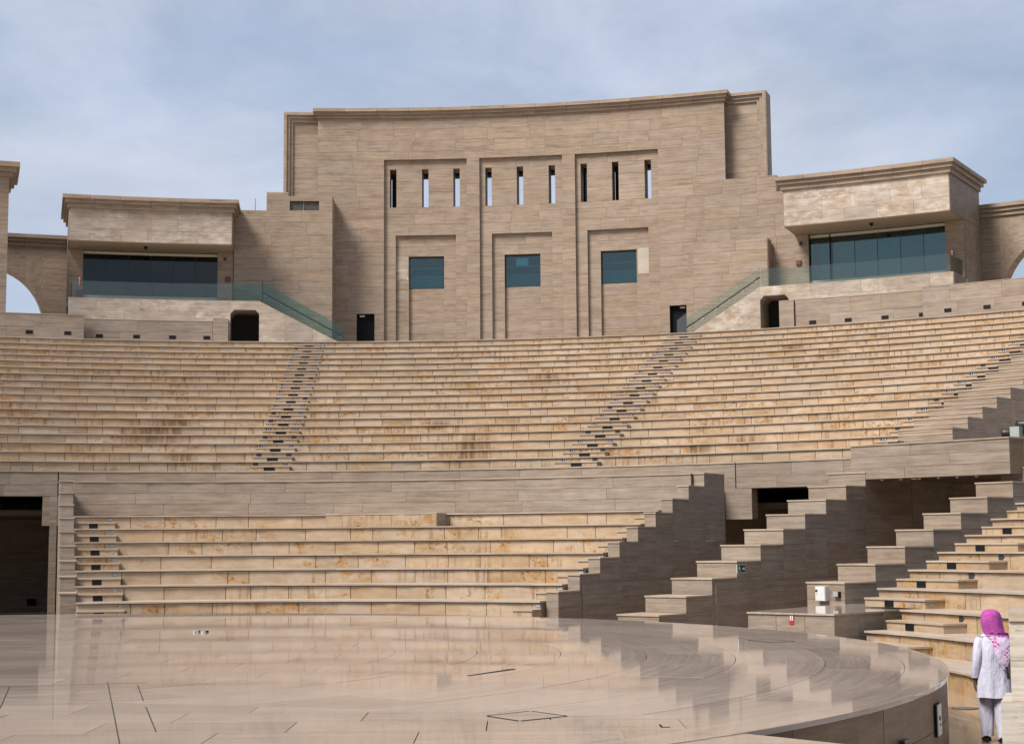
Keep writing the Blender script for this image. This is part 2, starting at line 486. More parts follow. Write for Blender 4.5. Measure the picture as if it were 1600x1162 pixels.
def clad(parent, R, t0, t1, z0, z1, holes=(), ch=0.6, pw=1.7, mat='wall', core='core', depth=0.5, th=0.05, gap=0.008, back=False, name='stone', vis=None):
    zs = [z0, z1]
    for h in holes:
        zs += [min(max(h[2], z0), z1), min(max(h[3], z0), z1)]
    hard = sorted(set(zs))
    n = max(1, round((z1 - z0) / ch))
    for i in range(1, n):
        z = z1 - (z1 - z0) * i / n
        if all(abs(z - h) > ch * 0.45 for h in hard):
            zs.append(z)
    zs = sorted(set(round(z, 4) for z in zs))
    for za, zb in zip(zs, zs[1:]):
        zm = (za + zb) / 2
        for a, b in free(t0, t1, [(h[0], h[1]) for h in holes if h[2] < zm < h[3]]):
            wdt = (b - a) * R_(1) * R
            k = max(1, round(wdt / pw))
            cuts = [0.0]
            for i in range(1, k):
                cuts.append((i + random.uniform(-0.33, 0.33)) / k)
            cuts.append(1.0)
            for u, v in zip(cuts, cuts[1:]):
                g = gap / 2 / R / R_(1)
                ta, tb = a + (b - a) * u, a + (b - a) * v
                if u > 0: ta += g
                if v < 1: tb -= g
                pr = random.uniform(0, 0.006)
                mb = MB().block(R - pr, R + th - 0.004, ta, tb, za + (gap / 2 if za > z0 else 0), zb - (gap / 2 if zb < z1 else 0))
                add_piece(parent, name, mb, M[mat])
    if core:
        mb = MB()
        hz = sorted(set([z0, z1] + [min(max(x, z0), z1) for h in holes for x in h[2:4]]))
        for za, zb in zip(hz, hz[1:]):
            if zb - za < 1e-4: continue
            zm = (za + zb) / 2
            for a, b in free(t0, t1, [(h[0], h[1]) for h in holes if h[2] < zm < h[3]]):
                mb.block(R + th, R + depth, a, b, za, zb)
        ob('wall_core', mb, M[core], parent)

# ------------------------------------------------------------------ setting: ground, orchestra floor, stage
g = MB().slab([(-1500, -1500), (1500, -1500), (1500, 1500), (-1500, 1500)], -1.4, -1.16)
ob('ground', g, M['sand'], kind='structure')

def clip(poly, side):
    res = []
    for i in range(len(poly)):
        p, q = poly[i], poly[(i + 1) % len(poly)]
        a, b = side(p), side(q)
        if a >= 0: res.append(p)
        if a * b < 0:
            k = a / (a - b)
            res.append((p[0] + (q[0] - p[0]) * k, p[1] + (q[1] - p[1]) * k))
    return res
def clip_disc(poly, c, r, n=72):
    for i in range(n):
        a0 = 2 * math.pi * (i + 0.5) / n
        nx, ny = math.cos(a0), math.sin(a0)
        poly = clip(poly, lambda p: r - ((p[0] - c[0]) * nx + (p[1] - c[1]) * ny))
        if len(poly) < 3: return []
    return poly
def area(p):
    return 0.5 * sum(p[i][0] * p[(i + 1) % len(p)][1] - p[(i + 1) % len(p)][0] * p[i][1] for i in range(len(p)))

orch = struct('orchestra_floor')
ob('floor_bed', MB().slab([(-32, 5), (26, 5), (26, 66), (-32, 66)], FLOOR - 0.055, FLOOR - 0.012), M['groove'], orch)
for r0, r1, nn in ((16.2, 17.6, 44), (17.6, 19.0, 47), (19.0, 20.6, 50), (20.6, 22.4, 56), (22.4, 24.4, 60)):
    for i in range(nn):
        t0, t1 = 360 / nn * i, 360 / nn * (i + 1)
        tm = (t0 + t1) / 2
        if 60 < tm < 120:
            add_piece(orch, 'floor_slab', MB().block(r0 + 0.007, r1 - 0.007, t0 + 0.022, t1 - 0.022, FLOOR - 0.05, FLOOR, c=S), M['floor2'])
# the rest of the pit floor is one plain paved sheet, in shade and out of view
ob('floor_sheet', MB().slab([(-32, 5), (26, 5), (26, 66), (-32, 66)], FLOOR - 0.05, FLOOR - 0.008), M['floor2'], orch)

stage = struct('stage_floor')
bedm = MB()
bedm.block(0.01, SR - 0.06, -180, 180, FLOOR, STAGE - 0.03, n=96, c=S)
ob('stage_core', bedm, M['groove'], stage)
def below(p):                                         # front field of straight slabs
    return -((p[0] + 12) * -6 + (p[1] - 21) * 18) * -1 if False else ((21 - (p[0] + 12) / 3.0) - p[1])
def slab_piece(poly, uv=None):
    if len(poly) < 3 or abs(area(poly)) < 0.02: return
    if area(poly) < 0: poly = poly[::-1]
    cx = sum(p[0] for p in poly) / len(poly); cy = sum(p[1] for p in poly) / len(poly)
    shr = []
    for x, y in poly:
        d = math.hypot(x - cx, y - cy)
        k = max(0, (d - 0.006)) / max(d, 1e-6)
        shr.append((cx + (x - cx) * k, cy + (y - cy) * k))
    dz = random.uniform(-0.0012, 0.0012)
    lim = 300
    seen = abs(cx) < cy * 0.34 + 0.8
    mb = MB().slab(shr, STAGE - 0.03, STAGE + dz, uv)
    add_piece(stage, 'paving_slab', mb, M['floor'], 290 if seen else 0)
RIN = 8.2
rings = [8.2, 9.55, 10.9, 12.25, 13.6, 14.9, 16.0]
slabs = []
y = 9.0
row = 0
while y < 43:
    h = 0.92 + 0.0 * row
    x = -27.5 + (row % 3) * 0.63
    while x < 8:
        w = 1.9
        cell = [(x, y), (x + w, y), (x + w, y + h), (x, y + h)]
        a = clip_disc(clip(cell, below), S, rings[-1])
        if len(a) >= 3: slabs.append((a, None))
        b_ = clip(cell, lambda p: -below(p))
        if len(b_) >= 3:
            b_ = clip_disc(b_, S, RIN)
            if len(b_) >= 3: slabs.append((b_, None))
        x += w
    y += h
    row += 1
for ri, (r0, r1) in enumerate(zip(rings, rings[1:])):
    nn = int(2 * math.pi * r1 / 2.3)
    for i in range(nn):
        t0, t1 = 360 / nn * (i + 0.5 * (ri % 2)), 360 / nn * (i + 1 + 0.5 * (ri % 2))
        k = 6
        poly = [P(r0, t0 + (t1 - t0) * j / k, 0, S)[:2] for j in range(k + 1)] + [P(r1, t1 - (t1 - t0) * j / k, 0, S)[:2] for j in range(k + 1)]
        poly = clip(poly, lambda p: -below(p))
        if len(poly) >= 3:
            def uvp(x, y, r=(r0 + r1) / 2):
                return (r * math.atan2(x - S[0], y - S[1]), math.hypot(x - S[0], y - S[1]))
            slabs.append((poly, uvp))
slabs.sort(key=lambda s: sum(p[1] for p in s[0]) / len(s[0]))
for poly, uv in slabs:
    slab_piece(poly, uv)
flush(stage, 'paving_slab', 'far_paving')
# rim course and the curved side wall
nn = 46
for i in range(nn):
    t0, t1 = 360 / nn * i, 360 / nn * (i + 1)
    m_ = MB().block(16.004, SR + 0.035, t0 + 0.012, t1 - 0.012, STAGE - 0.055, STAGE + random.uniform(-0.001, 0.001), c=S, n=4)
    ob('rim_slab', m_, M['floor'], stage)
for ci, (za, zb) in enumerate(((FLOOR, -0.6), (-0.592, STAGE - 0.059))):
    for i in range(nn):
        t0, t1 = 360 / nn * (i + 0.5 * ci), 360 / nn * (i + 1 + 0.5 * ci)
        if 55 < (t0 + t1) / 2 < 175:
            ob('side_stone', MB().block(SR - 0.055, SR + random.uniform(0, 0.004), t0 + 0.015, t1 - 0.015, za, zb, c=S, n=3), M['dark_brown'], stage)
fs = struct('forestage_floor')
fpoly = [(-32, -8), (19.5, -8), (19.5, -4.0), (2.9, 14.29), (1.87, 15.42), (-4, 15.6), (-24, 15.6), (-32, 15.6)]
ob('forestage_base', MB().slab(fpoly, FLOOR, STAGE - 0.05), M['core'], fs)
yy = 15.6
row = 0
while yy > -7:
    x = -16 + (row % 2) * 0.9
    while x < 14:
        cell = [(x, yy - 0.9), (x + 1.8, yy - 0.9), (x + 1.8, yy), (x, yy)]
        cell = clip(cell, lambda p: (15.42 - p[1]) * (2.9 - 1.87) / (15.42 - 14.29) - (p[0] - 1.87))
        if len(cell) >= 3 and abs(area(cell)) > 0.05:
            cx = sum(p[0] for p in cell) / len(cell); cy = sum(p[1] for p in cell) / len(cell)
            if math.hypot(cx - S[0], cy - S[1]) > 15.2 and cy > 11.5:
                if area(cell) < 0: cell = cell[::-1]
                sh = [(cx + (p[0] - cx) * 0.996, cy + (p[1] - cy) * 0.996) for p in cell]
                ob('paving_slab', MB().slab(sh, STAGE - 0.046, STAGE - 0.008), M['floor'], fs)
        x += 1.8
    yy -= 0.9
    row += 1
ob('near_paving', MB().slab([(-32, -8), (14, -8), (4.9, 11.3), (-32, 11.3)], STAGE - 0.046, STAGE - 0.009), M['floor'], fs)

# ------------------------------------------------------------------ rows of seats
def tread_slabs(parent, R0, R1, t0, t1, z, seg=9.0):
    n = max(1, round((t1 - t0) * R_(1) * R0 / seg))
    for i in range(n):
        a, b = t0 + (t1 - t0) * i / n, t0 + (t1 - t0) * (i + 1) / n
        g = 0.004 / R0 / R_(1)
        ob('tread', MB().block(R0, R1, a + (g if i else 0), b - (g if i < n - 1 else 0), z - 0.042, z + random.uniform(-0.001, 0.001)), M['tread'], parent)
def seat_row(parent, R, t0, t1, z, depth, rise, mat, pw, skip=()):
    """one row: riser stones recessed under a tread slab, on a solid core"""
    ob('row_core', MB().block(R + 0.125, R + depth, t0, t1, z - rise - 0.12, z - 0.046), M['core'], parent)
    tread_slabs(parent, R, R + depth - 0.05 + 0.11, t0, t1, z)
    w = (t1 - t0) * R_(1) * R
    k = max(1, round(w / pw))
    cuts = [0.0] + [(i + random.uniform(-0.38, 0.38)) / k for i in range(1, k)] + [1.0]
    for u, v in zip(cuts, cuts[1:]):
        g = 0.009 / R / R_(1)
        ta, tb = t0 + (t1 - t0) * u + g, t0 + (t1 - t0) * v - g
        pr = random.uniform(0, 0.004)
        add_piece(parent, 'riser_stone', MB().block(R + 0.06 - pr, R + 0.122, ta, tb, z - rise + 0.001, z - 0.062), mat)

UR0, UT, UZ, RISE = 32.73, 1.188, 4.485, 0.42
def upR(k): return UR0 + (k - 1) * UT - 0.04
def upZ(k): return UZ + RISE * k
A1, A2, A3 = -3.11, 17.66, 37.55
banks = [('left bank of upper stone seating rows with rusty streaks, left of the first stepped aisle', -23.5, A1),
         ('middle bank of upper stone seating rows with one tall dark water stain', A1, A2),
         ('right bank of upper stone seating rows, right of the aisle climbing to the right doorway', A2, 41.1)]
for lab, t0, t1 in banks:
    tm = (t0 + t1) / 2
    bk = thing('seating_bank', P(34, tm, UZ), lab, 'seating', 'upper seating banks of the amphitheatre')
    for k in range(1, 19):
        e = t1 if k < 19 else t1
        last = k == 18
        seat_row(bk, upR(k), t0, e, upZ(k), UT + (0.05 if not last else 1.6), RISE, M['riser'], 1.05)
    if t1 == A1:                      # the rows run on past the left edge of the picture
        for k in range(1, 19):
            seat_row(bk, upR(k), -38, t0 - 0.01, upZ(k), UT + (0.05 if k < 18 else 1.6), RISE, M['riser'], 2.6)
        ob('bank_base', MB().block(33.6, 55.2, -38, t0 - 0.01, 2.9, 3.1), M['core'], bk)
    ob('bank_base', MB().block(33.6, 55.2, t0, t1, 2.9, 3.1), M['core'], bk)
    flush(bk, 'riser_stone', 'riser_stones')
    lo, hi = t0, t1
# top walkway behind the last row
walk = struct('top_walkway')
ob('walkway_slab', MB().block(upR(18) + UT + 1.4, 66, -38, 44, UZ + 18 * RISE - 0.3, UZ + 18 * RISE - 0.004), M['tread'], walk)

def half_step(parent, R, t0, t1, z, rise, d=0.52, light=None, light_w=0.42, nm='step', right_light=False, mat='riser'):
    """intermediate step in front of a riser; its lamp is let into the front"""
    h = rise / 2
    r0 = R + 0.05 - d
    st = ob(nm, MB().block(r0 + 0.03, R + 0.053, t0, t1, z - rise + 0.0015, z - h - 0.042), M[mat], parent)
    ob('step_tread', MB().block(r0, R + 0.054, t0 - 0.0, t1 + 0.025 / R / R_(1), z - h - 0.04, z - h), M['tread'], st)
    if light is not None:
        w = light_w / 2 / R / R_(1)
        lm = ob('step_light', MB().block(r0 + 0.012, r0 + 0.06, light - w, light + w, z - rise + 0.012, z - h - 0.05), M['black'], st)
    return st
def plate(parent, R, t, z, point, w=0.27, h=0.125, mat='plate', text=None):
    """pentagon row plate, pointing left (-1) or right (+1)"""
    k = 1 / R / R_(1)
    a, b = -w / 2, w / 2
    if point > 0:
        pts = [(a, -h / 2), (b - h / 2, -h / 2), (b, 0), (b - h / 2, h / 2), (a, h / 2)]
    else:
        pts = [(b, -h / 2), (b, h / 2), (a + h / 2, h / 2), (a, 0), (a + h / 2, -h / 2)]
    border = [(t + x * k, z + y) for x, y in pts]
    inner = [(t + x * 0.84 * k, z + y * 0.76) for x, y in pts]
    pl = ob('row_plate', MB().prism(border, R - 0.006, R + 0.004), M['navy' if mat == 'plate' else mat], parent)
    ob('plate_face', MB().prism(inner, R - 0.009, R - 0.005), M[mat], pl)
    if text:
        lettering(pl, text, R - 0.0105, t - point * h * 0.12 * k, z, h * 0.68, M['navy'])
    elif mat == 'plate':
        mb = MB()
        for x in (-0.05, 0.03):
            mb.prism([(t + (x - 0.028) * k, z - 0.032), (t + (x + 0.028) * k, z - 0.032), (t + (x + 0.028) * k, z + 0.032), (t + (x - 0.028) * k, z + 0.032)], R - 0.011, R - 0.009)
        ob('plate_print', mb, M['navy'], pl)
    return pl
def lettering(parent, text, R, t, z, size, mat):
    cu = bpy.data.curves.new('lettering', 'FONT')
    cu.body = text
    cu.size = size
    cu.align_x = 'CENTER'
    cu.align_y = 'CENTER'
    cu.extrude = 0.0008
    cu.resolution_u = 2
    o = bpy.data.objects.new('lettering_tmp', cu)
    coll.objects.link(o)
    me = bpy.data.meshes.new_from_object(o.evaluated_get(bpy.context.evaluated_depsgraph_get()))
    bpy.data.objects.remove(o)
    p0 = Vector(P(R, t, z))
    rt = Vector((math.cos(R_(t)), -math.sin(R_(t)), 0))
    o0 = ORG.get(parent.name, Vector((0, 0, 0)))
    me.transform(Matrix.Translation(p0 - o0) @ Matrix((rt, Vector((0, 0, 1)), rt.cross(Vector((0, 0, 1))))).transposed().to_4x4())
    me.materials.clear()
    me.materials.append(mat)
    me.name = 'lettering'
    q = bpy.data.objects.new('lettering', me)
    coll.objects.link(q)
    q.parent = parent
    return q

def upper_aisle(lab, tc_, left, right, lamp, sides, ks):
    st = thing('aisle_stair', P(33, tc_, UZ), lab, 'stair', 'stepped aisles of the upper seating')
    for k in ks:
        R, z = upR(k), upZ(k)
        g = 1 / R / R_(1)
        half_step(st, R, tc_ - left * g, tc_ + right * g, z, RISE, light=tc_ + lamp * g)
        for sgn, x in sides:
            old = random.random() < (0.55 if k < 6 else 0.12)
            plate(st, R + 0.056, tc_ + x * g, z - 0.115, sgn, w=0.22, h=0.12, mat='plate_dark' if old else 'plate')
    return st
upper_aisle('left stepped aisle with black step lamps, climbing to the left glass stair', A1, 0.78, 0.74, -0.02, ((-1, -0.6), (1, 0.58)), range(1, 19))
upper_aisle('middle stepped aisle with black step lamps, climbing slanted to the right dark doorway', A2, 0.84, 0.8, 0.0, ((-1, -0.62), (1, 0.6)), range(1, 19))
upper_aisle('right stepped aisle squeezed against the stepped flank wall at the right edge', 37.5, 0.5, 0.33, 0.2, ((-1, -0.42),), range(2, 19))

# ------------------------------------------------------------------ stepped walls
def stepped_wall(lab, R0, tread, n, z0, rise, t_edge, width, side, Rend, zbase=FLOOR, mat='grey', ch=0.87):
    """stone wall whose top climbs in steps; t_edge is the angle of its right (+1) or left (-1) face"""
    w = thing('stepped_wall', P(R0, t_edge, zbase), lab, 'wall', 'stepped stone walls between the seating wedges')
    for i in range(n):
        Ra = R0 + tread * i
        Rb = R0 + tread * (i + 1) if i < n - 1 else Rend
        ztop = z0 + rise * i
        dt = width / Ra / R_(1)
        ta, tb = (t_edge - dt, t_edge) if side > 0 else (t_edge, t_edge + dt)
        if callable(width):
            pass
        g = 0.004
        # stones of this column, top one as high as the riser
        zz = [ztop - 0.04, ztop - rise - 0.0]
        while zz[-1] > zbase + 0.2:
            zz.append(max(zz[-1] - ch, zbase))
        if zz[-1] > zbase: zz[-1] = zbase
        for a, b in zip(zz, zz[1:]):
            ob('stone', MB().block(Ra + (0.0 if a == zz[0] else 0.0), Rb - g, ta, tb, b + g, a - 0.001, n=1), M[mat], w)
        gk = 0.022 / Ra / R_(1)
        ob('coping', MB().block(Ra - 0.025, Rb + (-0.03 if i < n - 1 else 0.02), ta - gk, tb + gk, ztop - 0.04, ztop), M['tread'], w)
    return w
wA = stepped_wall('dark-sided stepped wall ending the front seating wedge on its right', 17.0, 1.22, 9, 0.43, 0.437, 30.5, 0.37, 1, 28.4)
wD = stepped_wall('thin pale stepped wall at the left end of the front seating wedge', 17.0, 1.22, 9, 0.45, 0.437, -16.08, 0.42, 1, 28.4)
wB = stepped_wall('stepped wall with green exit sign standing between the two passages', 17.0, 1.22, 10, -0.135, 0.4405, 40.95, 1.28, 1, 31.0)
for za_, zb_ in ((FLOOR, 0.6), (0.606, 2.1), (2.106, 3.68)):
    ob('stone', MB().block(31.03, 34.4, 40.6, 40.955, za_, zb_, n=1), M['grey'], wB)
wC = stepped_wall('stepped wall with white cabinet at its foot, beside the right stairs', 20.1, 1.22, 8, 0.665, 0.448, 51.9, 1.22, 1, 30.6)
wF = stepped_wall('stepped flank wall cutting off the upper seating beside the right aisle', upR(2) + 0.02, UT, 17, UZ + 2 * RISE + 0.18, RISE, 41.12, 2.0, 1, 53.6, zbase=3.2, mat='wall')

for wl, r0, te_, zt_ in ((wA, 18.35, 30.5, 0.6), (wB, 19.58, 40.95, 0.62)):
    rr = [r0, r0 + 2.4, r0 + 4.9, r0 + 7.4, 28.3]
    for a, b in zip(rr, rr[1:]):
        ob('plinth_stone', MB().block(a + 0.004, b - 0.004, te_ + 0.004, te_ + 0.11, FLOOR, zt_, n=1), M['grey'], wl)
wG = stepped_wall('unseen stepped wall added beyond the left passage to keep skylight out', 17.0, 1.22, 10, -0.135, 0.4405, -28.0, 1.28, -1, 31.0)  # out of view, added to block skylight from the left passage

# ------------------------------------------------------------------ front seating wedge (below the podium)
LR0, LT, LZ = 16.7, 1.235, 0.178
def loR(k): return LR0 + LT * k
def loZ(k): return LZ + RISE * k
fw = thing('seating_bank', P(20, 7, FLOOR), 'front wedge of seven pale stone seating rows under a plain high wall', 'seating')
TL, TR = -16.07, 30.48
def t_in(R): return TR - 0.38 / R / R_(1)
for k in range(-1, 7):
    seat_row(fw, loR(k), TL, t_in(loR(k)) - 0.02, loZ(k), LT + 0.05 + (1.4 if k == 6 else 0), RISE if k > -1 else 0.86, M['riser_low'], 1.35)
clad(fw, 26.62, TL, t_in(26.6) - 0.02, loZ(6) - 0.3, 3.87, ch=0.37, pw=2.6, mat='grey', depth=0.6)
ob('coping', MB().block(26.59, 27.25, TL, t_in(26.6) - 0.02, 3.872, 3.91), M['tread'], fw)
ob('walkway_slab', MB().block(27.25, 28.3, TL, TR - 1.0, 3.5, 3.86), M['tread'], fw)
ob('walkway_slab', MB().block(28.31, 31.4, TL + 0.5, 27.9, 3.5, 3.86), M['tread'], fw)
flush(fw, 'riser_stone', 'riser_stones')
vip = thing('stone_box', P(23, 8, loZ(5)), 'plain stone box filling a gap between two rows of the front wedge', 'stone box')
xs = [3.65, 5.0, 7.0, 9.0, 10.6, 12.68]
for a, b in zip(xs, xs[1:]):
    ob('front_stone', MB().block(loR(5) + 0.001, loR(5) + 0.05, a + 0.01, b - 0.01, loZ(5) + 0.002, loZ(6) - 0.044), M['riser_low'], vip)
ob('box_core', MB().block(loR(5) + 0.052, loR(6) + 0.045, xs[0], xs[-1], loZ(5) + 0.001, loZ(6) - 0.046), M['grey'], vip)
ob('lid', MB().block(loR(5) - 0.01, loR(6) - 0.002, xs[0], xs[-1], loZ(6) - 0.043, loZ(6) - 0.001), M['tread'], vip)

ls = thing('aisle_stair', P(17, -14, LZ), 'short stepped aisle with black lamps along the left end of the front wedge', 'stair')
for k in range(0, 7):
    R, z = loR(k), loZ(k)
    g = 1 / R / R_(1)
    half_step(ls, R, TL + 0.01, TL + 1.30 * g, z, RISE, light=TL + 0.62 * g, light_w=0.27, mat='riser_low')
    ob('seat_marker', MB().block(R + 0.045 - 0.445, R - 0.38, TL + 0.09 * g, TL + 0.17 * g, z - RISE + 0.05, z - RISE / 2 - 0.07), M['navy'], ls)
    plate(ls, R + 0.056, TL + 1.14 * g, z - 0.118, 1, w=0.17, h=0.105, text='P%d' % (k + 1))
rs = thing('aisle_stair', P(17, 29.5, LZ), 'short stepped aisle half hidden behind the dark-sided stepped wall', 'stair')
for k in range(0, 7):
    R, z = loR(k), loZ(k)
    g = 1 / R / R_(1)
    half_step(rs, R, t_in(R) - 0.6 * g, t_in(R) - 0.02, z, RISE, mat='riser_low')
    plate(rs, R + 0.056, t_in(R) - 0.11 * g, z - 0.118, -1, w=0.17, h=0.105, text='P%d' % (k + 1))

# ------------------------------------------------------------------ podium wall with its openings, passages behind
pod = thing('podium_wall', P(31.5, 7, FLOOR), 'long low podium wall carrying the upper seats, dark openings at both ends', 'wall')
ph = [(-24.5, -17.4, FLOOR, 3.55), (28.3, 37.6, FLOOR, 3.56)]
clad(pod, 31.45, -24.5, -16.95, FLOOR, 4.43, holes=ph[:1], ch=0.45, pw=2.4, mat='grey', depth=0.55)
clad(pod, 31.45, -16.87, 28.9, 3.4, 4.43, holes=(), ch=0.5, pw=2.4, mat='grey', depth=0.55)
clad(pod, 31.45, 28.97, 40.9, FLOOR, 4.43, holes=[(28.97, 38.5, FLOOR, 3.56)], ch=0.45, pw=2.4, mat='grey', depth=0.55)
for t in (-16.91, 28.935):
    ob('joint_strip', MB().block(31.5, 31.62, t - 0.045, t + 0.045, 3.4, 4.45), M['groove'], pod)
for a, b in ((-24.5, -16.95), (-16.87, 28.9), (28.97, 40.9)):
    ob('coping', MB().block(31.42, 32.3, a, b, 4.432, 4.475), M['tread'], pod)
clad(pod, 31.45, -38, -24.52, FLOOR, 4.43, ch=0.9, pw=3.5, mat='grey', depth=0.55)
ob('corner_block', MB().block(31.455, 32.0, -17.87, -16.6, 2.49, 3.548), M['grey'], pod)
ob('corner_block', MB().block(31.455, 32.0, 28.2, 29.98, 2.49, 3.555), M['grey'], pod)
ob('walk_floor', MB().block(32.3, 33.5, -24.5, 40.9, 4.0, 4.1), M['core'], pod)
for nm, a, b, zc in (('left', -24.5, -15.9, 3.9), ('right', 28.0, 40.9, 3.9)):
    pass
tun = thing('passage_wall', P(35, -20, FLOOR), 'shaded back wall of the passage under the seats at far left', 'wall')
clad(tun, 44.0, -28, -14.0, FLOOR, 4.0, ch=0.7, pw=2.6, mat='wall', depth=0.3)
ob('passage_roof', MB().block(31.9, 44.3, -28, -14, 3.6, 3.95), M['core'], tun)
ob('passage_side', MB().block(31.9, 44.0, -15.3, -14.9, FLOOR, 3.59), M['core'], tun)
for t in (-20.3, -17.9):
    ob('floor_lamp', MB().block(43.9, 43.98, t - 0.25, t + 0.25, FLOOR + 0.3, FLOOR + 0.6), M['black'], tun)
tun2 = thing('passage_wall', P(35, 34, FLOOR), 'dark back wall of the passage between the front wedge and the exit-sign wall', 'wall')
clad(tun2, 43.0, 25, 43, FLOOR, 4.0, ch=0.7, pw=2.6, mat='wall', depth=0.3)
ob('passage_roof', MB().block(31.9, 43.3, 25, 43, 3.6, 3.95), M['core'], tun2)
ob('passage_side', MB().block(31.9, 43.0, 27.2, 27.6, FLOOR, 3.59), M['core'], tun2)
tun3 = thing('passage_wall', P(33, 45, FLOOR), 'back wall with black doorway in the wide passage under the row of lamps', 'wall')
clad(tun3, 34.5, 40.9, 58, FLOOR, 4.4, holes=[(45.9, 48.4, FLOOR, 2.1)], ch=0.7, pw=2.6, mat='wall', depth=0.3)
ob('dark_room', MB().block(36.2, 36.4, 44, 52, FLOOR, 2.4), M['void'], tun3)
ob('passage_roof', MB().block(28.7, 36.4, 40.95, 51.0, 3.7, 3.95), M['core'], tun3)
ob('room_side', MB().block(34.8, 36.2, 45.4, 45.8, FLOOR, 2.4), M['void'], tun3)
ob('room_side', MB().block(34.8, 36.2, 48.5, 48.9, FLOOR, 2.4), M['void'], tun3)
ob('room_roof', MB().block(34.8, 36.4, 45.4, 49, 2.41, 2.6), M['void'], tun3)

hd = thing('parapet_wall', P(28, 45, 3.6), 'heavy stone parapet spanning the wide right passage above its dark opening', 'wall')
clad(hd, 28.0, 39.95, 50.95, 3.60, 4.62, ch=0.35, pw=2.8, mat='grey', depth=0.7)
for i in range(5):
    ra, rb = 28.71 + i * 0.9, 28.71 + (i + 1) * 0.9 - 0.006
    for za, zb in ((3.6, 4.1), (4.106, 4.62)):
        ob('end_stone', MB().block(ra, rb, 50.4, 50.95, za, zb, n=1), M['grey'], hd)
ob('coping', MB().block(27.97, 28.75, 39.95, 51.0, 4.622, 4.665), M['tread'], hd)
ob('roof_deck', MB().block(28.75, 35.0, 41.2, 50.4, 4.3, 4.5), M['core'], hd)
for x in (41.7, 43.0, 44.3, 45.6, 46.9, 48.2):
    c0 = Vector(P(28.35, x, 3.597))
    mb = MB().tube([c0, c0 + Vector((0, 0, -0.03)), c0 + Vector((0, 0, -0.055))], [0.06, 0.055, 0.02], 10)
    ob('ceiling_lamp', mb, M['white'], hd)
# spotlights on the parapet
sp = thing('spotlight', P(29.3, 49.9, 4.66), 'dark pair of stage spotlights with pale ballast box, resting behind the right parapet', 'spotlight')
for dz, t0_, t1_, rr in ((0.2, 48.95, 49.72, 0.13), (0.42, 49.9, 51.4, 0.13), (0.22, 50.4, 51.8, 0.14)):
    a, b = Vector(P(29.3, t0_, 4.66 + dz)), Vector(P(29.3, t1_, 4.66 + dz))
    ob('lamp_barrel', MB().tube([a, a.lerp(b, 0.15), a.lerp(b, 0.2), a.lerp(b, 1)], [rr * 1.12, rr * 1.12, rr, rr], 14), M['dark_metal'], sp, smooth=True)
ob('ballast_box', MB().block(29.0, 29.35, 49.72, 50.33, 4.68, 5.02, n=1), M['grey_box'], sp)
ob('mount_rail', MB().block(29.15, 29.3, 48.95, 51.8, 4.665, 4.69), M['dark_metal'], sp)

# ------------------------------------------------------------------ right-hand rows, platform
rb = thing('seating_bank', P(20, 62, FLOOR), 'right seating rows with wet yellowish risers beyond the standing man', 'seating')
def rR(k): return 18.0 + 1.2 * k
def rZ(k): return 0.16 + RISE * k
TRT = 51.95
for k in range(-2, 8):
    seat_row(rb, rR(k), 57.75 - 0.36 * k if k > 0 else (63.7 if k == 0 else 64.5 if k == -1 else 66.0), 108, rZ(k), 1.25, RISE, M['riser_right'], 1.25)
flush(rb, 'riser_stone', 'riser_stones')
ra_ = thing('aisle_stair', P(18, 60, 0), 'wet stepped aisle with black lamps and arrow plates on the right rows', 'stair')
for k in range(-1, 8):
    R, z = rR(k), rZ(k)
    g = 1 / R / R_(1)
    t0 = 58.1 - 0.36 * k if k > 0 else (64.3 if k == 0 else 65.6)
    wd = 2.08
    half_step(ra_, R, t0, t0 + wd * g, z, RISE, d=0.6, light=t0 + 0.4 * wd * g, light_w=0.3, mat='riser_right')
    plate(ra_, R + 0.056, t0 + 0.92 * wd * g, z - 0.125, 1, w=0.2, h=0.14, mat='plate_dark')
pf = thing('stone_platform', (6.2, 36.5, FLOOR), 'low square stone platform below the white cabinet at the stage edge', 'platform')
def seg_stone(parent, name, a, b, th, z0, z1, mat, gap=0.005):
    a, b = Vector((*a, 0)), Vector((*b, 0))
    d = (b - a).normalized()
    n_ = Vector((-d.y, d.x, 0))
    a2, b2 = a + d * gap, b - d * gap
    return ob(name, MB().box((a2.x, a2.y, z0), tuple(b2 - a2), tuple(n_ * th), (0, 0, z1 - z0)), mat, parent)
PF = [(5.3, 36.8), (6.98, 35.4), (9.05, 37.45), (10.2, 39.4), (8.6, 41.2), (7.4, 39.7)]
def lerp2(a, b, k): return (a[0] + (b[0] - a[0]) * k, a[1] + (b[1] - a[1]) * k)
for za, zb in ((FLOOR, -0.4), (-0.395, 0.088)):
    for e, (a, b, m_) in enumerate(((PF[0], PF[1], M['grey']), (PF[1], PF[2], M['grey']))):
        for q in range(3):
            seg_stone(pf, 'front_stone' if e == 0 else 'side_stone', lerp2(a, b, q / 3), lerp2(a, b, (q + 1) / 3), 0.1, za, zb, M['riser_right'] if e == 1 and q == 2 else m_)
cxp, cyp = 7.6, 38.2
ob('platform_core', MB().slab([(cxp + (x - cxp) * 0.93, cyp + (y - cyp) * 0.93) for x, y in PF], FLOOR, 0.085), M['core'], pf)
ob('platform_top', MB().slab([(cxp + (x - cxp) * 1.012, cyp + (y - cyp) * 1.012) for x, y in PF], 0.092, 0.132), M['floor'], pf)

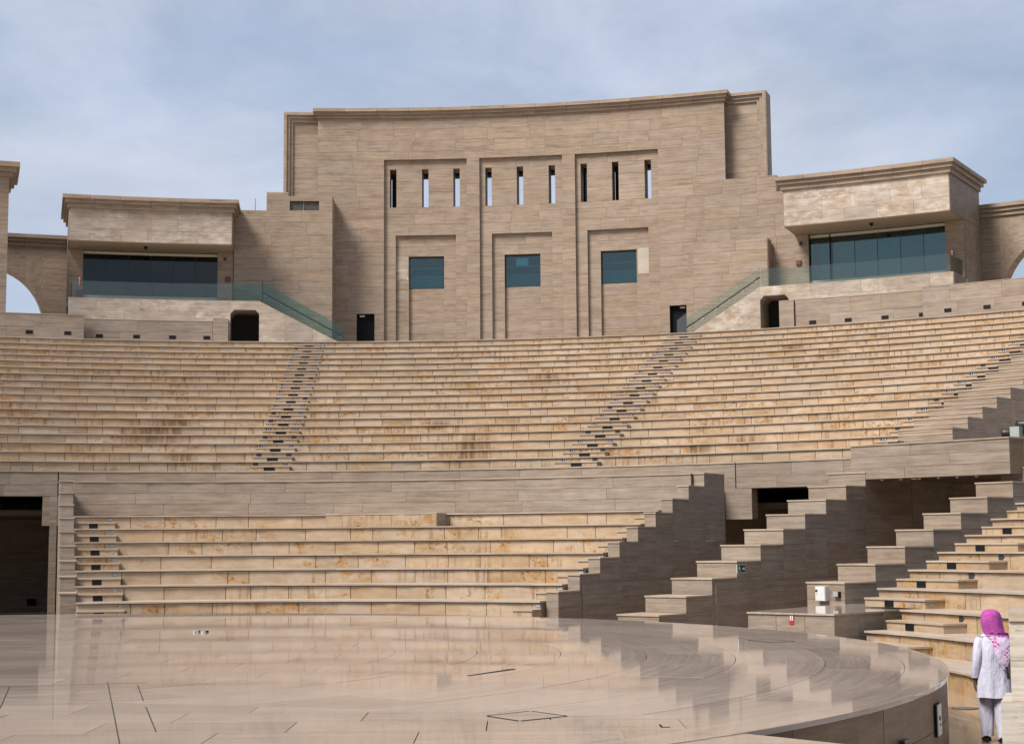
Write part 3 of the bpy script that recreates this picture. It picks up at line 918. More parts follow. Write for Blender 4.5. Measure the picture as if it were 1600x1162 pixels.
# ------------------------------------------------------------------ main building
BZ = UZ + 18 * RISE - 0.01          # level of the top walkway
bld = thing('main_building', P(58.6, 7.85, BZ), 'tall travertine stage building with three recessed bays, three windows and nine slits', 'building')
RF = 59.0
bays = [(0.40, 4.87), (5.56, 10.03), (10.72, 15.19)]
inner = [(1.02, 4.26), (6.20, 9.44), (11.33, 14.58)]
wins = [(1.71, 3.60), (6.85, 8.77), (12.0, 13.91)]
slits = [[(0.71, 1.06), (2.44, 2.79), (4.13, 4.48)], [(5.86, 6.21), (7.56, 7.91), (9.28, 9.63)], [(11.0, 11.35), (12.69, 13.04), (14.43, 14.78)]]
doors = [(-1.06, -0.10), (15.66, 16.55)]
clad(bld, RF, -3.16, 18.74, BZ, 25.30, holes=[(a, b, BZ, 22.96) for a, b in bays] + [(a, b, BZ, 14.34) for a, b in doors], ch=0.62, pw=1.9, depth=0.42)
for (a, b), (ia, ib), (wa, wb), sl in zip(bays, inner, wins, slits):
    clad(bld, RF + 0.17, a, b, 18.72, 22.96, holes=[(p, q, 20.3, 22.44) for p, q in sl], ch=0.62, pw=1.6, depth=1.05)
    clad(bld, RF + 0.17, a, b, BZ, 18.72, holes=[(ia, ib, BZ, 18.72)], ch=0.62, pw=1.6, depth=0.4)
    clad(bld, RF + 0.34, ia, ib, BZ, 18.72, holes=[(wa, wb, BZ, 17.56)], ch=0.62, pw=1.6, depth=0.4)
    clad(bld, RF + 0.5, wa, wb, BZ, 15.76, ch=0.62, pw=1.6, depth=0.4)
    wf = MB()
    k = 0.05 / RF / R_(1)
    for t0, t1, z0, z1 in ((wa, wa + k, 15.765, 17.555), (wb - k, wb, 15.765, 17.555), (wa + k, wb - k, 15.765, 15.82), (wa + k, wb - k, 17.5, 17.555)):
        wf.block(RF + 0.62, RF + 0.69, t0, t1, z0, z1)
    w_ = ob('window', wf, M['dark_metal'], bld)
    ob('pane', MB().block(RF + 0.65, RF + 0.664, wa + k, wb - k, 15.82, 17.5), M['win'], w_)
    # the room behind the pane
    rm = MB()
    rm.block(RF + 1.9, RF + 2.0, wa - 0.6, wb + 0.6, 15.0, 18.3)
    rm.block(RF + 0.92, RF + 1.9, wa - 0.7, wa - 0.6, 15.0, 18.3)
    rm.block(RF + 0.92, RF + 1.9, wb + 0.6, wb + 0.7, 15.0, 18.3)
    rm.block(RF + 0.92, RF + 1.9, wa - 0.7, wb + 0.7, 18.3, 18.4)
    rm.block(RF + 0.92, RF + 1.9, wa - 0.7, wb + 0.7, 14.9, 15.0)
    rm.block(RF + 1.5, RF + 1.6, wa - 0.6, wb + 0.6, 17.05, 17.12)
    ob('room', rm, M['room'], bld)
    ob('room_frieze', MB().block(RF + 1.84, RF + 1.89, wa - 0.6, wb + 0.6, 16.75, 18.3), M['room_dark'], bld)
    ob('bay_backing', MB().block(RF + 1.3, RF + 1.4, a, b, 18.45, 20.2), M['core'], bld)
ob('door_backing', MB().block(RF + 1.5, RF + 1.6, -2, 1, BZ, 15), M['void'], bld)
ob('door_backing', MB().block(RF + 1.5, RF + 1.6, 15.4, 17.5, BZ, 15), M['void'], bld)
for a, b in doors:
    dl = ob('door', MB().block(RF + 0.25, RF + 0.3, a, b, BZ, 14.335), M['door'], bld)
    m_ = a + (b - a) * 0.3 if a < 0 else a + (b - a) * 0.72
    ob('door_sign', MB().block(RF + 0.235, RF + 0.249, m_ - 0.13, m_ + 0.13, 14.2, 14.28), M['signwhite'], dl)
ob('door_leaf', MB().prism([(16.0, BZ), (16.53, BZ), (16.53, 13.95), (16.0, 13.55)], RF + 0.2, RF + 0.235), plain('slate_door_leaf', (0.05, 0.056, 0.066), 0.35), bld)
# new pieces of lighter stone beside the windows
ob('repair_stone', MB().block(RF + 0.325, RF + 0.335, 13.98, 14.57, 16.2, 17.62), M['patch'], bld)
ob('repair_stone', MB().block(RF + 0.325, RF + 0.335, 1.03, 1.68, 16.9, 17.56), M['pale'], bld)
ob('repair_stone', MB().block(RF + 0.325, RF + 0.335, 1.03, 1.68, 16.25, 16.89), M['pale'], bld)
# pale box added behind the middle pane to imitate a bright patch of light
patch_box = thing('light_patch_box', P(RF + 1.2, 7.75, 17.0), 'pale box imitating a patch of light behind the middle window glass', 'light_patch_box')
ob('housing', MB().block(RF + 0.8, RF + 1.2, 7.42, 8.05, 17.0, 17.42), M['light_patch'], patch_box)
ob('hanger', MB().block(RF + 0.95, RF + 1.0, 7.7, 7.75, 17.42, 18.29), M['dark_metal'], patch_box)
# frame wings beside and above the front
wz = 25.80
clad(bld, RF + 0.75, -4.55, -2.95, BZ + 5, 25.27, ch=0.62, pw=1.6, depth=0.9)
clad(bld, RF + 0.75, 18.3, 20.35, BZ + 5, 25.27, ch=0.62, pw=1.6, depth=0.9)
for i, (dr, zl, zh) in enumerate(((0.45, 25.64, 25.80), (0.55, 25.46, 25.636), (0.65, 25.27, 25.456))):
    for a, b in ((-5.02 + i * 0.16, -3.0), (18.6, 20.82 - i * 0.16)):
        ob('frame_stone', MB().block(RF + dr, RF + 1.6, a, b, zl, zh), M['wall'], bld)
    zt = (25.636, 25.456, 25.266)[i]
    a = -5.02 + i * 0.16
    ob('frame_stone', MB().block(RF + dr, RF + 1.6, a, a + 0.157, BZ + 5, zt), M['wall'], bld)
    a = 20.82 - i * 0.16
    ob('frame_stone', MB().block(RF + dr, RF + 1.6, a - 0.157, a, BZ + 5, zt), M['wall'], bld)
ob('end_face', MB().block(RF + 0.46, RF + 1.6, 20.822, 20.86, BZ + 5, 25.79, n=1), M['grey'], bld)
for i, (dr, zl, zh) in enumerate(((-0.36, 25.635, 25.82), (-0.24, 25.47, 25.631), (-0.12, 25.30, 25.466))):
    for j in range(13):
        a0, a1 = -3.42 + i * 0.09, 19.0 - i * 0.09
        a, b = a0 + (a1 - a0) * j / 13, a0 + (a1 - a0) * (j + 1) / 13
        ob('cornice_stone', MB().block(RF + dr, RF + 0.9, a + (0.006 if j else 0), b - (0.006 if j < 12 else 0), zl, zh), M['wall'], bld)
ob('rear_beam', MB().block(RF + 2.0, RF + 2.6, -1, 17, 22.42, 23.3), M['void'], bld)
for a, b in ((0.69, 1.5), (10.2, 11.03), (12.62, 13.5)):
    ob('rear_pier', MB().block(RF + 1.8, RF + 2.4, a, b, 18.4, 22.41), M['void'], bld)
ob('rear_block', MB().block(RF + 3.4, RF + 9, -4, 20, BZ, 18.45), M['core'], bld)
flush(bld, 'stone', 'upper_stones')

# ------------------------------------------------------------------ flanking service blocks
sbl = thing('service_block', P(57.3, -4.8, BZ), 'plain stone block with a louvred vent, behind the left glass stair', 'building')
RS = 57.3
clad(sbl, RS, -7.51, -2.25, BZ, 19.72, ch=0.62, pw=1.9, depth=2.2)
clad(sbl, RS, -5.80, -2.25, 19.722, 20.55, holes=[(-4.55, -2.97, 19.76, 20.28)], ch=0.5, pw=1.5, depth=2.0)
ob('end_stone', MB().block(RS + 0.02, RS + 2.0, -2.248, -2.225, BZ, 20.54), M['wall'], sbl)
ob('upper_stone', MB().block(RS + 0.1, RS + 1.5, -5.8, -4.65, 20.552, 20.78), M['wall'], sbl)
ob('block_roof', MB().block(RS + 0.06, RS + 2.0, -7.4, -5.82, 19.722, 19.76), M['tread'], sbl)
vt = MB()
for k in range(8):
    vt.block(RS + 0.12, RS + 0.2, -4.54, -2.98, 19.78 + k * 0.062, 19.81 + k * 0.062)
vt.block(RS + 0.08, RS + 0.14, -3.84, -3.78, 19.765, 20.275)
v_ = ob('vent', vt, M['louvre'], sbl)
ob('vent_back', MB().block(RS + 0.3, RS + 0.34, -4.6, -2.9, 19.7, 20.3), M['void'], sbl)
sbr = thing('service_block', P(57.3, 20, BZ), 'plain stepped-top stone block behind the right glass stair', 'building')
clad(sbr, RS + 0.9, 17.75, 22.58, BZ, 19.94, ch=0.62, pw=1.9, depth=1.4)
clad(sbr, RS + 0.9, 18.76, 21.52, 19.942, 20.82, ch=0.5, pw=1.6, depth=1.3)
ob('end_stone', MB().block(RS + 0.93, RS + 2.1, 21.522, 21.56, 19.945, 20.81, n=1), M['grey'], sbr)
srw = thing('stair_wall', P(57, 19, BZ), 'lower stone wall behind the right glass handrail with a dark recess at its end', 'wall')
clad(srw, RS - 0.15, 17.3, 21.2, BZ, 17.32, ch=0.62, pw=1.9, depth=0.95)
ob('end_stone', MB().block(RS - 0.12, RS + 0.78, 21.202, 21.24, BZ, 17.31, n=1), M['wall'], srw)

# ------------------------------------------------------------------ pavilions
def pavilion(lab, t0, t1, w0, w1, left, zt):
    pv = thing('pavilion', P(55, (t0 + t1) / 2, BZ), lab, 'building')
    # box over the windows
    clad(pv, 55.0, t0, t1, 17.42, zt, ch=0.66, pw=1.5, mat='pale', depth=5.3)
    ob('soffit', MB().block(55.02, 60.2, t0 + 0.02, t1 - 0.02, 17.39, 17.418), M['soffit'], pv)
    for a, b in ((t1, t1 + 0.03), (t0 - 0.03, t0)):
        for i in range(4):
            ob('side_stone', MB().block(55.02 + i * 1.32, 55.02 + (i + 1) * 1.32 - 0.01, a + 0.002, b - 0.002, 17.4, zt, n=1), M['grey'], pv)
    for i in range(3):
        o_ = 0.36 - 0.12 * i
        k = o_ / 55 / R_(1)
        za = zt + 0.44 - 0.2 * i
        n = 6
        for j in range(n):
            a = t0 - k + (t1 - t0 + 2 * k) * j / n
            b = t0 - k + (t1 - t0 + 2 * k) * (j + 1) / n
            ob('cornice_stone', MB().block(55 - o_, 60.3 + 0.1 * (2 - i), a + (0.006 if j else 0), b - (0.006 if j < n - 1 else 0), za - 0.197 + (0.0 if i < 2 else -0.04), za, n=2), M['wall'], pv)
    # piers either side of the glass, back and side walls
    for a, b in ((t0, w0), (w1, t1)):
        clad(pv, 57.4, a, b, 14.46, 17.38, ch=0.5, pw=0.9, mat='wall', depth=2.9)
    for a, b in ((t1 + 0.002, t1 + 0.03), (t0 - 0.03, t0 - 0.002)):
        for i in range(3):
            ob('side_stone', MB().block(57.45 + i * 0.95, 57.45 + (i + 1) * 0.95 - 0.01, a, b, BZ, 17.38, n=1), M['grey'], pv)
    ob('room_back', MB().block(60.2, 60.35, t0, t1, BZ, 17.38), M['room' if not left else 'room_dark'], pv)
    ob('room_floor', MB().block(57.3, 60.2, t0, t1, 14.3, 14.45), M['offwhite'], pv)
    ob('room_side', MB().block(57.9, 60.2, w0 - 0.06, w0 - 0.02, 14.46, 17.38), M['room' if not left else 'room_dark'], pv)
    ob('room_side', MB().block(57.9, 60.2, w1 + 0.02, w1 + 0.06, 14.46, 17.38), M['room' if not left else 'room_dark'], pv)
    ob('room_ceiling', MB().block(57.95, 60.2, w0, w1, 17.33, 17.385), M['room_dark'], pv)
    ob('blind', MB().block(57.86, 57.9, w0, w1, 17.02, 17.33), M['void'], pv)
    # glazing: sill, transom strip and panes
    ob('sill', MB().block(57.6, 57.95, w0, w1, 14.46, 14.98), M['offwhite'], pv)
    ob('transom', MB().block(57.62, 57.72, w0, w1, 17.2, 17.34), M['offwhite'], pv)
    n = 6
    for j in range(n):
        a, b = w0 + (w1 - w0) * j / n, w0 + (w1 - w0) * (j + 1) / n
        g = 0.012
        wn_ = ob('window', MB().block(57.66, 57.7, a - 0.014 + (0.014 if j == 0 else 0), a + 0.014, 14.985, 17.33), M['dark_metal'], pv)
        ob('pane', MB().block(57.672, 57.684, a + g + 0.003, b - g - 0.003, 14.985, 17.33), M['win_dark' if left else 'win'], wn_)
    return pv
pvl = pavilion('left pavilion with dark full-width window under a heavy overhanging box', -16.15, -7.55, -15.38, -8.38, True, 19.3)
pvr = pavilion('right pavilion with teal full-width window and shaded right side', 22.62, 31.15, 23.3, 30.22, False, 19.45)
# black door frame in the right pavilion's glazing
ob('door_frame', MB().block(57.6, 57.66, 24.33, 24.39, 14.5, 17.34), M['black'], pvr)
ob('door_frame', MB().block(57.6, 57.66, 23.28, 23.33, 14.5, 17.34), M['black'], pvr)

# ------------------------------------------------------------------ balcony terraces with stairs and tunnel doors
def terrace(lab, t0, t1, d0, d1, s0, s1, mirror):
    """t0..t1 wall under the balcony, d0..d1 tunnel door, s0..s1 foot wall of the stair"""
    te = thing('terrace', P(55, (t0 + t1) / 2, BZ), lab, 'terrace')
    zt = 14.44
    clad(te, 55.0, t0, t1, BZ, zt, ch=0.6, pw=1.5, mat='pale', depth=2.2)
    ob('lintel', MB().block(55.0, 57.0, d0, d1, 13.97, zt), M['pale'], te)
    lo, hi = min(d0, d1), max(d0, d1)
    for a, k in ((lo, 1), (hi, -1)):
        ob('chamfer', MB().prism([(a, 13.968), (a + k * 0.2, 13.968), (a, 13.76)], 55.0, 56.9), M['pale'], te)
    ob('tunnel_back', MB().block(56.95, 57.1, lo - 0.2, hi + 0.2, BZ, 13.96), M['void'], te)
    ob('tunnel_side', MB().block(55.05, 56.95, lo - 0.12, lo - 0.004, BZ, 13.95), M['core'], te)
    ob('tunnel_side', MB().block(55.05, 56.95, hi + 0.004, hi + 0.12, BZ, 13.95), M['core'], te)
    # sloping side wall of the stair
    cut = [s0 + (s1 - s0) * k for k in (0, 0.3, 0.62, 1.0)]
    zz = [zt + (12.10 - zt) * k for k in (0, 0.3, 0.62, 1.0)]
    for i in range(3):
        a, b = cut[i], cut[i + 1]
        e = (0.006 if b > a else -0.006)
        pts = [(a, BZ), (b - e, BZ), (b - e, zz[i + 1]), (a, zz[i])]
        if a > b: pts = [pts[1], pts[0], pts[3], pts[2]]
        ob('side_stone', MB().prism(pts, 55.0, 55.25), M['pale'], te)
    ob('landing', MB().block(55.3, 57.2, min(d0, d1, s0), max(d0, d1, s0), 14.2, zt - 0.01), M['tread'], te)
    n = 12
    for i in range(n):
        a, b = s0 + (s1 - s0) * i / n, s0 + (s1 - s0) * (i + 1) / n
        z = zt - (zt - BZ) * (i + 1) / (n + 1)
        ob('step', MB().block(55.26, 57.1, min(a, b), max(a, b), BZ, z, n=1), M['tread'], te)
    ob('balcony_floor', MB().block(57.2, 57.6, min(t0, t1), max(t0, t1), 14.2, zt - 0.012), M['tread'], te)
    return te
tel = terrace('left balcony base with pale stained stone, dark tunnel door and sloping stair wall', -16.11, -7.57, -7.57, -6.02, -6.02, -1.35, False)
ter = terrace('right balcony base with pale stained stone, dark tunnel door and sloping stair wall', 22.75, 31.2, 21.24, 22.75, 21.24, 17.25, True)
ob('end_stone', MB().block(55.03, 57.1, 31.202, 31.24, 13.3, 14.43, n=1), M['grey'], ter)

def balustrade(lab, a, b, land, s0, s1, rail_out):
    gm = M['bal_clear'] if rail_out else M['bal']
    bl = thing('glass_balustrade', P(55, (a + b) / 2, 14.44), lab, 'balustrade')
    n = max(2, round(abs(b - a) / 1.45))
    for i in range(n):
        p, q = a + (b - a) * i / n, a + (b - a) * (i + 1) / n
        ob('pane', MB().block(55.06, 55.078, p + 0.008, q - 0.008, 14.442, 15.32), M['bal_clear'], bl)
    la, lb = land
    ob('pane', MB().block(55.06, 55.078, min(la, lb) + 0.01, max(la, lb) - 0.01, 14.442, 15.36), gm, bl)
    n = 3
    for i in range(n):
        p, q = s0 + (s1 - s0) * i / n, s0 + (s1 - s0) * (i + 1) / n
        za = 14.44 + (12.10 - 14.44) * i / n
        zb = 14.44 + (12.10 - 14.44) * (i + 1) / n
        e = 0.008 if q > p else -0.008
        pts = [(p + e, za + 0.01), (q - e, zb + 0.01), (q - e, zb + 0.98), (p + e, za + 0.98)]
        if p > q: pts = pts[::-1]
        ob('pane', MB().prism(pts, 55.06, 55.078), gm, bl)
    rr = 54.98 if rail_out else 55.17
    pts = [P(rr, s0 + (s1 - s0) * k / 10, 14.44 + (12.10 - 14.44) * k / 10 + 0.48) for k in range(11)]
    ob('handrail', MB().tube(pts[:], 0.034, 8), M['dark_metal'], bl, smooth=True)
    for k in range(6):
        u = 0.04 + 0.92 * k / 5
        t, z = s0 + (s1 - s0) * u, 14.44 + (12.10 - 14.44) * u + 0.36
        c0, c1 = Vector(P(rr - 0.02, t, z)), Vector(P(55.065, t, z))
        ob('clamp', MB().tube([c0, c1], 0.05 if rail_out else 0.03, 8), M['steel'], bl)
    return bl
bll = balustrade('left green glass balustrade running down the stair from the dark pavilion', -15.95, -7.5, (-7.5, -5.85), -5.85, -1.45, False)
ob('post', MB().block(55.04, 55.1, -5.87, -5.83, 14.4, 15.55, n=1), M['dark_metal'], bll)
ob('end_post', MB().block(55.0, 55.05, -15.97, -15.93, 14.445, 15.2, n=1), M['dark_metal'], bll)
blr = balustrade('right clear glass balustrade with round white clamps under its dark handrail', 22.7, 31.05, (21.3, 22.7), 21.25, 17.3, True)
ob('return_pane', MB().block(55.1, 57.3, 31.06, 31.075, 14.445, 15.3, n=1), M['bal_clear'], blr)

# ------------------------------------------------------------------ low parapets behind the last row, with lamps
def low_wall(lab, R, t0, t1, zt, lamps, end=None, side=None):
    w = thing('low_wall', P(R, (t0 + t1) / 2, BZ), lab, 'wall')
    clad(w, R, t0, t1, BZ, zt - 0.03, ch=0.65, pw=2.0, mat='grey', depth=0.5)
    ob('coping', MB().block(R - 0.02, R + 0.52, t0, t1, zt - 0.028, zt), M['tread'], w)
    for t in lamps:
        ob('wall_lamp', MB().block(R - 0.02, R + 0.03, t - 0.18, t + 0.18, BZ + 0.29, BZ + 0.47), M['black'], w)
    if end:
        a, b, z = end
        e = ob('end_block', MB().block(R - 0.12, R + 0.62, a, b, BZ, z), M['grey'], w)
    return w
low_wall('raised low wall with two black lamps at the far left above the rows', 53.75, -37, -15.3, 13.37, (-18.1, -16.12, -20.1))
low_wall('low wall with four black lamps below the left pavilion', 54.5, -15.28, -8.5, 13.29, (-14.47, -12.53, -10.63, -8.8), (-8.48, -7.66, 13.42))
low_wall('low wall with four black lamps below the right pavilion', 54.5, 23.2, 29.97, 13.60, (24.1, 25.95, 27.84, 29.75), (22.38, 23.15, 13.58))
low_wall('raised low wall with two black lamps at the far right above the rows', 53.75, 29.99, 42, 13.62, (31.25, 33.2, 35.1))

# ------------------------------------------------------------------ arcade walls and end towers
def arcade(lab, t0, t1, ac, ar, zs, zt):
    """wall with a round arch of centre angle ac, half width ar (metres), springing at zs"""
    w = thing('arcade_wall', P(60.6, (t0 + t1) / 2, BZ), lab, 'wall')
    R = 60.6
    kk = 1 / R / R_(1)
    n = 24
    pts = [(ac + ar * kk * math.cos(math.pi * i / n), zs + ar * 1.0 * math.sin(math.pi * i / n)) for i in range(n + 1)]   # right to left
    top = zt - 0.62
    # spandrels left and right of the crown, then the piers
    arch = [p for p in pts]
    for i in range(n):
        (ta, za), (tb, zb) = arch[i], arch[i + 1]
        ob('arch_stone', MB().prism([(tb, zb), (ta, za), (ta, top), (tb, top)], R, R + 0.9), M['wall'], w)
    L_, R__ = arch[-1][0], arch[0][0]
    if t0 < L_: clad(w, R, t0, L_, BZ, top, ch=0.62, pw=1.8, depth=0.9)
    if t1 > R__: clad(w, R, R__, t1, BZ, top, ch=0.62, pw=1.8, depth=0.9)
    for i, (o_, za, zb) in enumerate(((0.3, zt - 0.2, zt), (0.2, zt - 0.4, zt - 0.204), (0.1, zt - 0.62, zt - 0.404))):
        for j in range(4):
            a, b = t0 + (t1 - t0) * j / 4, t0 + (t1 - t0) * (j + 1) / 4
            ob('cornice_stone', MB().block(R - o_, R + 0.9, a + (0.005 if j else 0), b - (0.005 if j < 3 else 0), za, zb), M['wall'], w)
    return w
arcade('left shaded arcade wall with a round arch open to the sky', -25.5, -15.9, -20.3, 3.15, 13.7, 18.62)
arcade('right shaded arcade wall with a round arch open to the sky', 30.9, 41.0, 35.12, 3.3, 13.6, 18.60)
def tower(lab, t0, t1, zt, c0, c1):
    w = thing('end_tower', P(54.3, (t0 + t1) / 2, BZ), lab, 'tower')
    clad(w, 54.3, t0, t1, BZ - 0.5, zt - 0.7, ch=0.8, pw=1.8, mat='wall', depth=3.6)
    for i, (o_, za, zb) in enumerate(((0.5, zt - 0.25, zt), (0.34, zt - 0.46, zt - 0.254), (0.18, zt - 0.7, zt - 0.464))):
        k = o_ / 54 / R_(1)
        ob('cornice_stone', MB().block(54.3 - o_, 58.2, t0 - k * c0, t1 + k * c1, za, zb), M['wall'], w)
    return w
tower('tall stone tower with a stepped cornice cut by the left edge', -27.5, -19.3, 21.05, 1, 1)
tower('tall stone tower barely showing at the right edge', 35.65, 40, 20.3, 0, 1)

# ------------------------------------------------------------------ small fixtures
def fixture(name, R, t, z, w, h, d, mat, lab, cat, parent=None):
    k = w / 2 / R / R_(1)
    mb = MB().block(R - d, R - 0.001, t - k, t + k, z - h / 2, z + h / 2, n=1)
    o = ob(name, mb, M[mat])
    return tag(o, lab, cat)
def ext_sign(t, lab):
    s = thing('extinguisher_sign', P(57.36, t, 15.66), lab, 'sign')
    k = 1 / 57.36 / R_(1)
    ob('backing', MB().block(57.375, 57.388, t - 0.105 * k, t + 0.105 * k, 15.4, 15.92, n=1), M['red'], s)
    mb = MB()
    mb.block(57.368, 57.374, t - 0.03 * k, t + 0.03 * k, 15.46, 15.76, n=1)
    mb.prism([(t - 0.075 * k, 15.85), (t, 15.7), (t + 0.075 * k, 15.85), (t, 15.89)], 57.368, 57.374)
    ob('pictogram', mb, M['signwhite'], s)
ext_sign(-15.55, 'narrow red and white fire sign on the left pier of the dark pavilion')
ext_sign(30.52, 'narrow red and white fire sign on the right pier of the teal pavilion')
def box_thing(name, R, t, z, w, h, d, mat, lab, cat, lid=None):
    s = thing(name, P(R, t, z), lab, cat)
    k = 1 / R / R_(1)
    ob('housing', MB().block(R - d, R - 0.001, t - w / 2 * k, t + w / 2 * k, z - h / 2, z + h / 2, n=1), M[mat], s)
    ob('cover', MB().block(R - d - 0.012, R - d - 0.001, t - w * 0.42 * k, t + w * 0.42 * k, z - h * 0.42, z + h * 0.42, n=1), M[lid or mat], s)
    return s
box_thing('fire_cabinet', 57.39, -15.53, 14.98, 0.36, 0.42, 0.16, 'darkred', 'dark red fire box on the balcony below the left fire sign', 'cabinet')
box_thing('alarm_box', 57.39, -7.83, 15.96, 0.26, 0.28, 0.08, 'rustred', 'square brown-red alarm box on the right pier of the dark pavilion', 'alarm box')
box_thing('alarm_box', 57.39, 22.78, 15.93, 0.26, 0.26, 0.08, 'rustred', 'square brown-red alarm box on the left pier of the teal pavilion', 'alarm box')
box_thing('wall_sounder', 57.39, -7.98, 17.05, 0.12, 0.18, 0.08, 'darkred', 'small dark sounder high on the right pier of the dark pavilion', 'sounder')
box_thing('wall_sounder', 57.39, 22.9, 16.93, 0.12, 0.18, 0.08, 'darkred', 'small dark sounder high on the left pier of the teal pavilion', 'sounder')
def dome(R, t, z, lab):
    s = thing('security_camera', P(R, t, z), lab, 'camera')
    c0 = Vector(P(R, t, z))
    ob('mount', MB().tube([c0 + Vector((0, 0, -0.001)), c0 + Vector((0, 0, -0.06))], 0.1, 12), M['dark_metal'], s)
    ob('dome', MB().tube([c0 + Vector((0, 0, -0.061)), c0 + Vector((0, 0, -0.1)), c0 + Vector((0, 0, -0.14)), c0 + Vector((0, 0, -0.16))], [0.085, 0.08, 0.05, 0.01], 12), M['black'], s, smooth=True)
dome(56.0, -12.15, 17.385, 'black dome camera under the soffit of the left pavilion')
dome(56.0, 26.9, 17.385, 'black dome camera under the soffit of the right pavilion')
rod = thing('lightning_rod', P(58.3, -6.45, 19.76), 'thin dark rod standing on the roof of the vented block', 'rod')
c0 = Vector(P(58.3, -6.45, 19.76))
ob('mast', MB().tube([c0 + Vector((0, 0, 0.001)), c0 + Vector((0, 0, 0.85))], [0.02, 0.012], 6), M['dark_metal'], rod)
ob('clamp', MB().tube([c0 + Vector((0, 0, 0.001)), c0 + Vector((0, 0, 0.12))], 0.05, 8), M['dark_metal'], rod)

def side_frame(theta):
    """unit vectors on a radial face looking to larger angles: along radius, up, outward normal"""
    a = R_(theta)
    return Vector((math.sin(a), math.cos(a), 0)), Vector((0, 0, 1)), Vector((math.cos(a), -math.sin(a), 0))
er, eu, en = side_frame(40.95)
p0 = Vector((C[0], C[1], 0)) + er * 20.62 + eu * 0.86 + en * 0.02
ex = thing('exit_sign', p0, 'green exit sign with running figure and arrow on the stepped wall', 'sign')
ob('frame', MB().box(p0, er * 0.44, eu * 0.235, en * 0.012), M['signwhite'], ex)
ob('panel', MB().box(p0 + er * 0.02 + eu * 0.018 + en * 0.0125, er * 0.40, eu * 0.2, en * 0.004), M['green'], ex)
mb = MB()
q0 = p0 + en * 0.017
def pl_poly(mb, pts, o, ax, ay, n, d):
    b = len(mb.v)
    for dd in (d, 0):
        for x, y in pts:
            mb.v.append(tuple(o + ax * x + ay * y + n * dd))
    k = len(pts)
    mb.face(tuple(range(b, b + k)), [(0, 0)] * k)
    for i in range(k):
        j = (i + 1) % k
        mb.face((b + i, b + k + i, b + k + j, b + j), [(0, 0)] * 4)
for pts in ([(0.25, 0.10), (0.34, 0.10), (0.34, 0.135), (0.25, 0.135)], [(0.33, 0.06), (0.395, 0.117), (0.33, 0.175)]):
    pl_poly(mb, pts, q0, er, eu, en, 0.003)
ob('arrow', mb, M['signwhite'], ex)
mb = MB()
for pts in ([(0.10, 0.175), (0.13, 0.175), (0.13, 0.2), (0.10, 0.2)], [(0.09, 0.10), (0.13, 0.10), (0.125, 0.17), (0.085, 0.165)], [(0.085, 0.15), (0.05, 0.12), (0.06, 0.11), (0.09, 0.135)],
            [(0.125, 0.16), (0.165, 0.135), (0.16, 0.12), (0.125, 0.14)], [(0.1, 0.105), (0.06, 0.04), (0.075, 0.035), (0.12, 0.1)], [(0.11, 0.105), (0.16, 0.075), (0.15, 0.035), (0.165, 0.035), (0.178, 0.08), (0.13, 0.115)]):
    pl_poly(mb, pts, q0, er, eu, en, 0.003)
ob('running_figure', mb, M['signwhite'], ex)

d_ = Vector((PF[1][0] - PF[0][0], PF[1][1] - PF[0][1], 0)).normalized()
n_ = Vector((d_.y, -d_.x, 0))
q0 = Vector((*lerp2(PF[0], PF[1], 0.49), -0.12)) + n_ * 0.002
fs_ = thing('fire_sign', q0, 'small red sign with two white bars on the low platform', 'sign')
ob('backing', MB().box(q0, d_ * 0.115, n_ * 0.014, (0, 0, 0.2)), M['red'], fs_)
mb = MB()
for x in (0.022, 0.07):
    mb.box(q0 + d_ * x + n_ * 0.0145 + Vector((0, 0, 0.085)), d_ * 0.026, n_ * 0.003, (0, 0, 0.1))
ob('pictogram', mb, M['signwhite'], fs_)
wc = thing('electric_cabinet', P(20.0, 50.0, 0.155), 'white electric cabinet with blue label on the foot of the stepped wall', 'cabinet')
k = 1 / 20.05 / R_(1)
ob('housing', MB().block(19.93, 20.095, 50.05 - 0.17 * k, 50.05 + 0.15 * k, 0.19, 0.56, n=1), M['white'], wc)
ob('door', MB().block(19.918, 19.929, 50.05 - 0.16 * k, 50.05 + 0.14 * k, 0.2, 0.55, n=1), M['white'], wc)
ob('label', MB().block(19.913, 19.917, 50.05 - 0.155 * k, 50.05 - 0.085 * k, 0.42, 0.48, n=1), M['navy'], wc)
ob('lock', MB().block(19.912, 19.917, 50.05 - 0.12 * k, 50.05 - 0.1 * k, 0.36, 0.385, n=1), M['dark_metal'], wc)
sx = thing('socket_box', P(20.05, 51.35, 0.3), 'small grey-green socket box beside the white cabinet', 'box')
ob('housing', MB().block(20.02, 20.095, 51.3 - 0.08 * k, 51.3 + 0.09 * k, 0.29, 0.43, n=1), M['black'], sx)
ob('cover', MB().block(19.995, 20.019, 51.3 - 0.095 * k, 51.3 + 0.065 * k, 0.305, 0.44, n=1), M['grey_box'], sx)

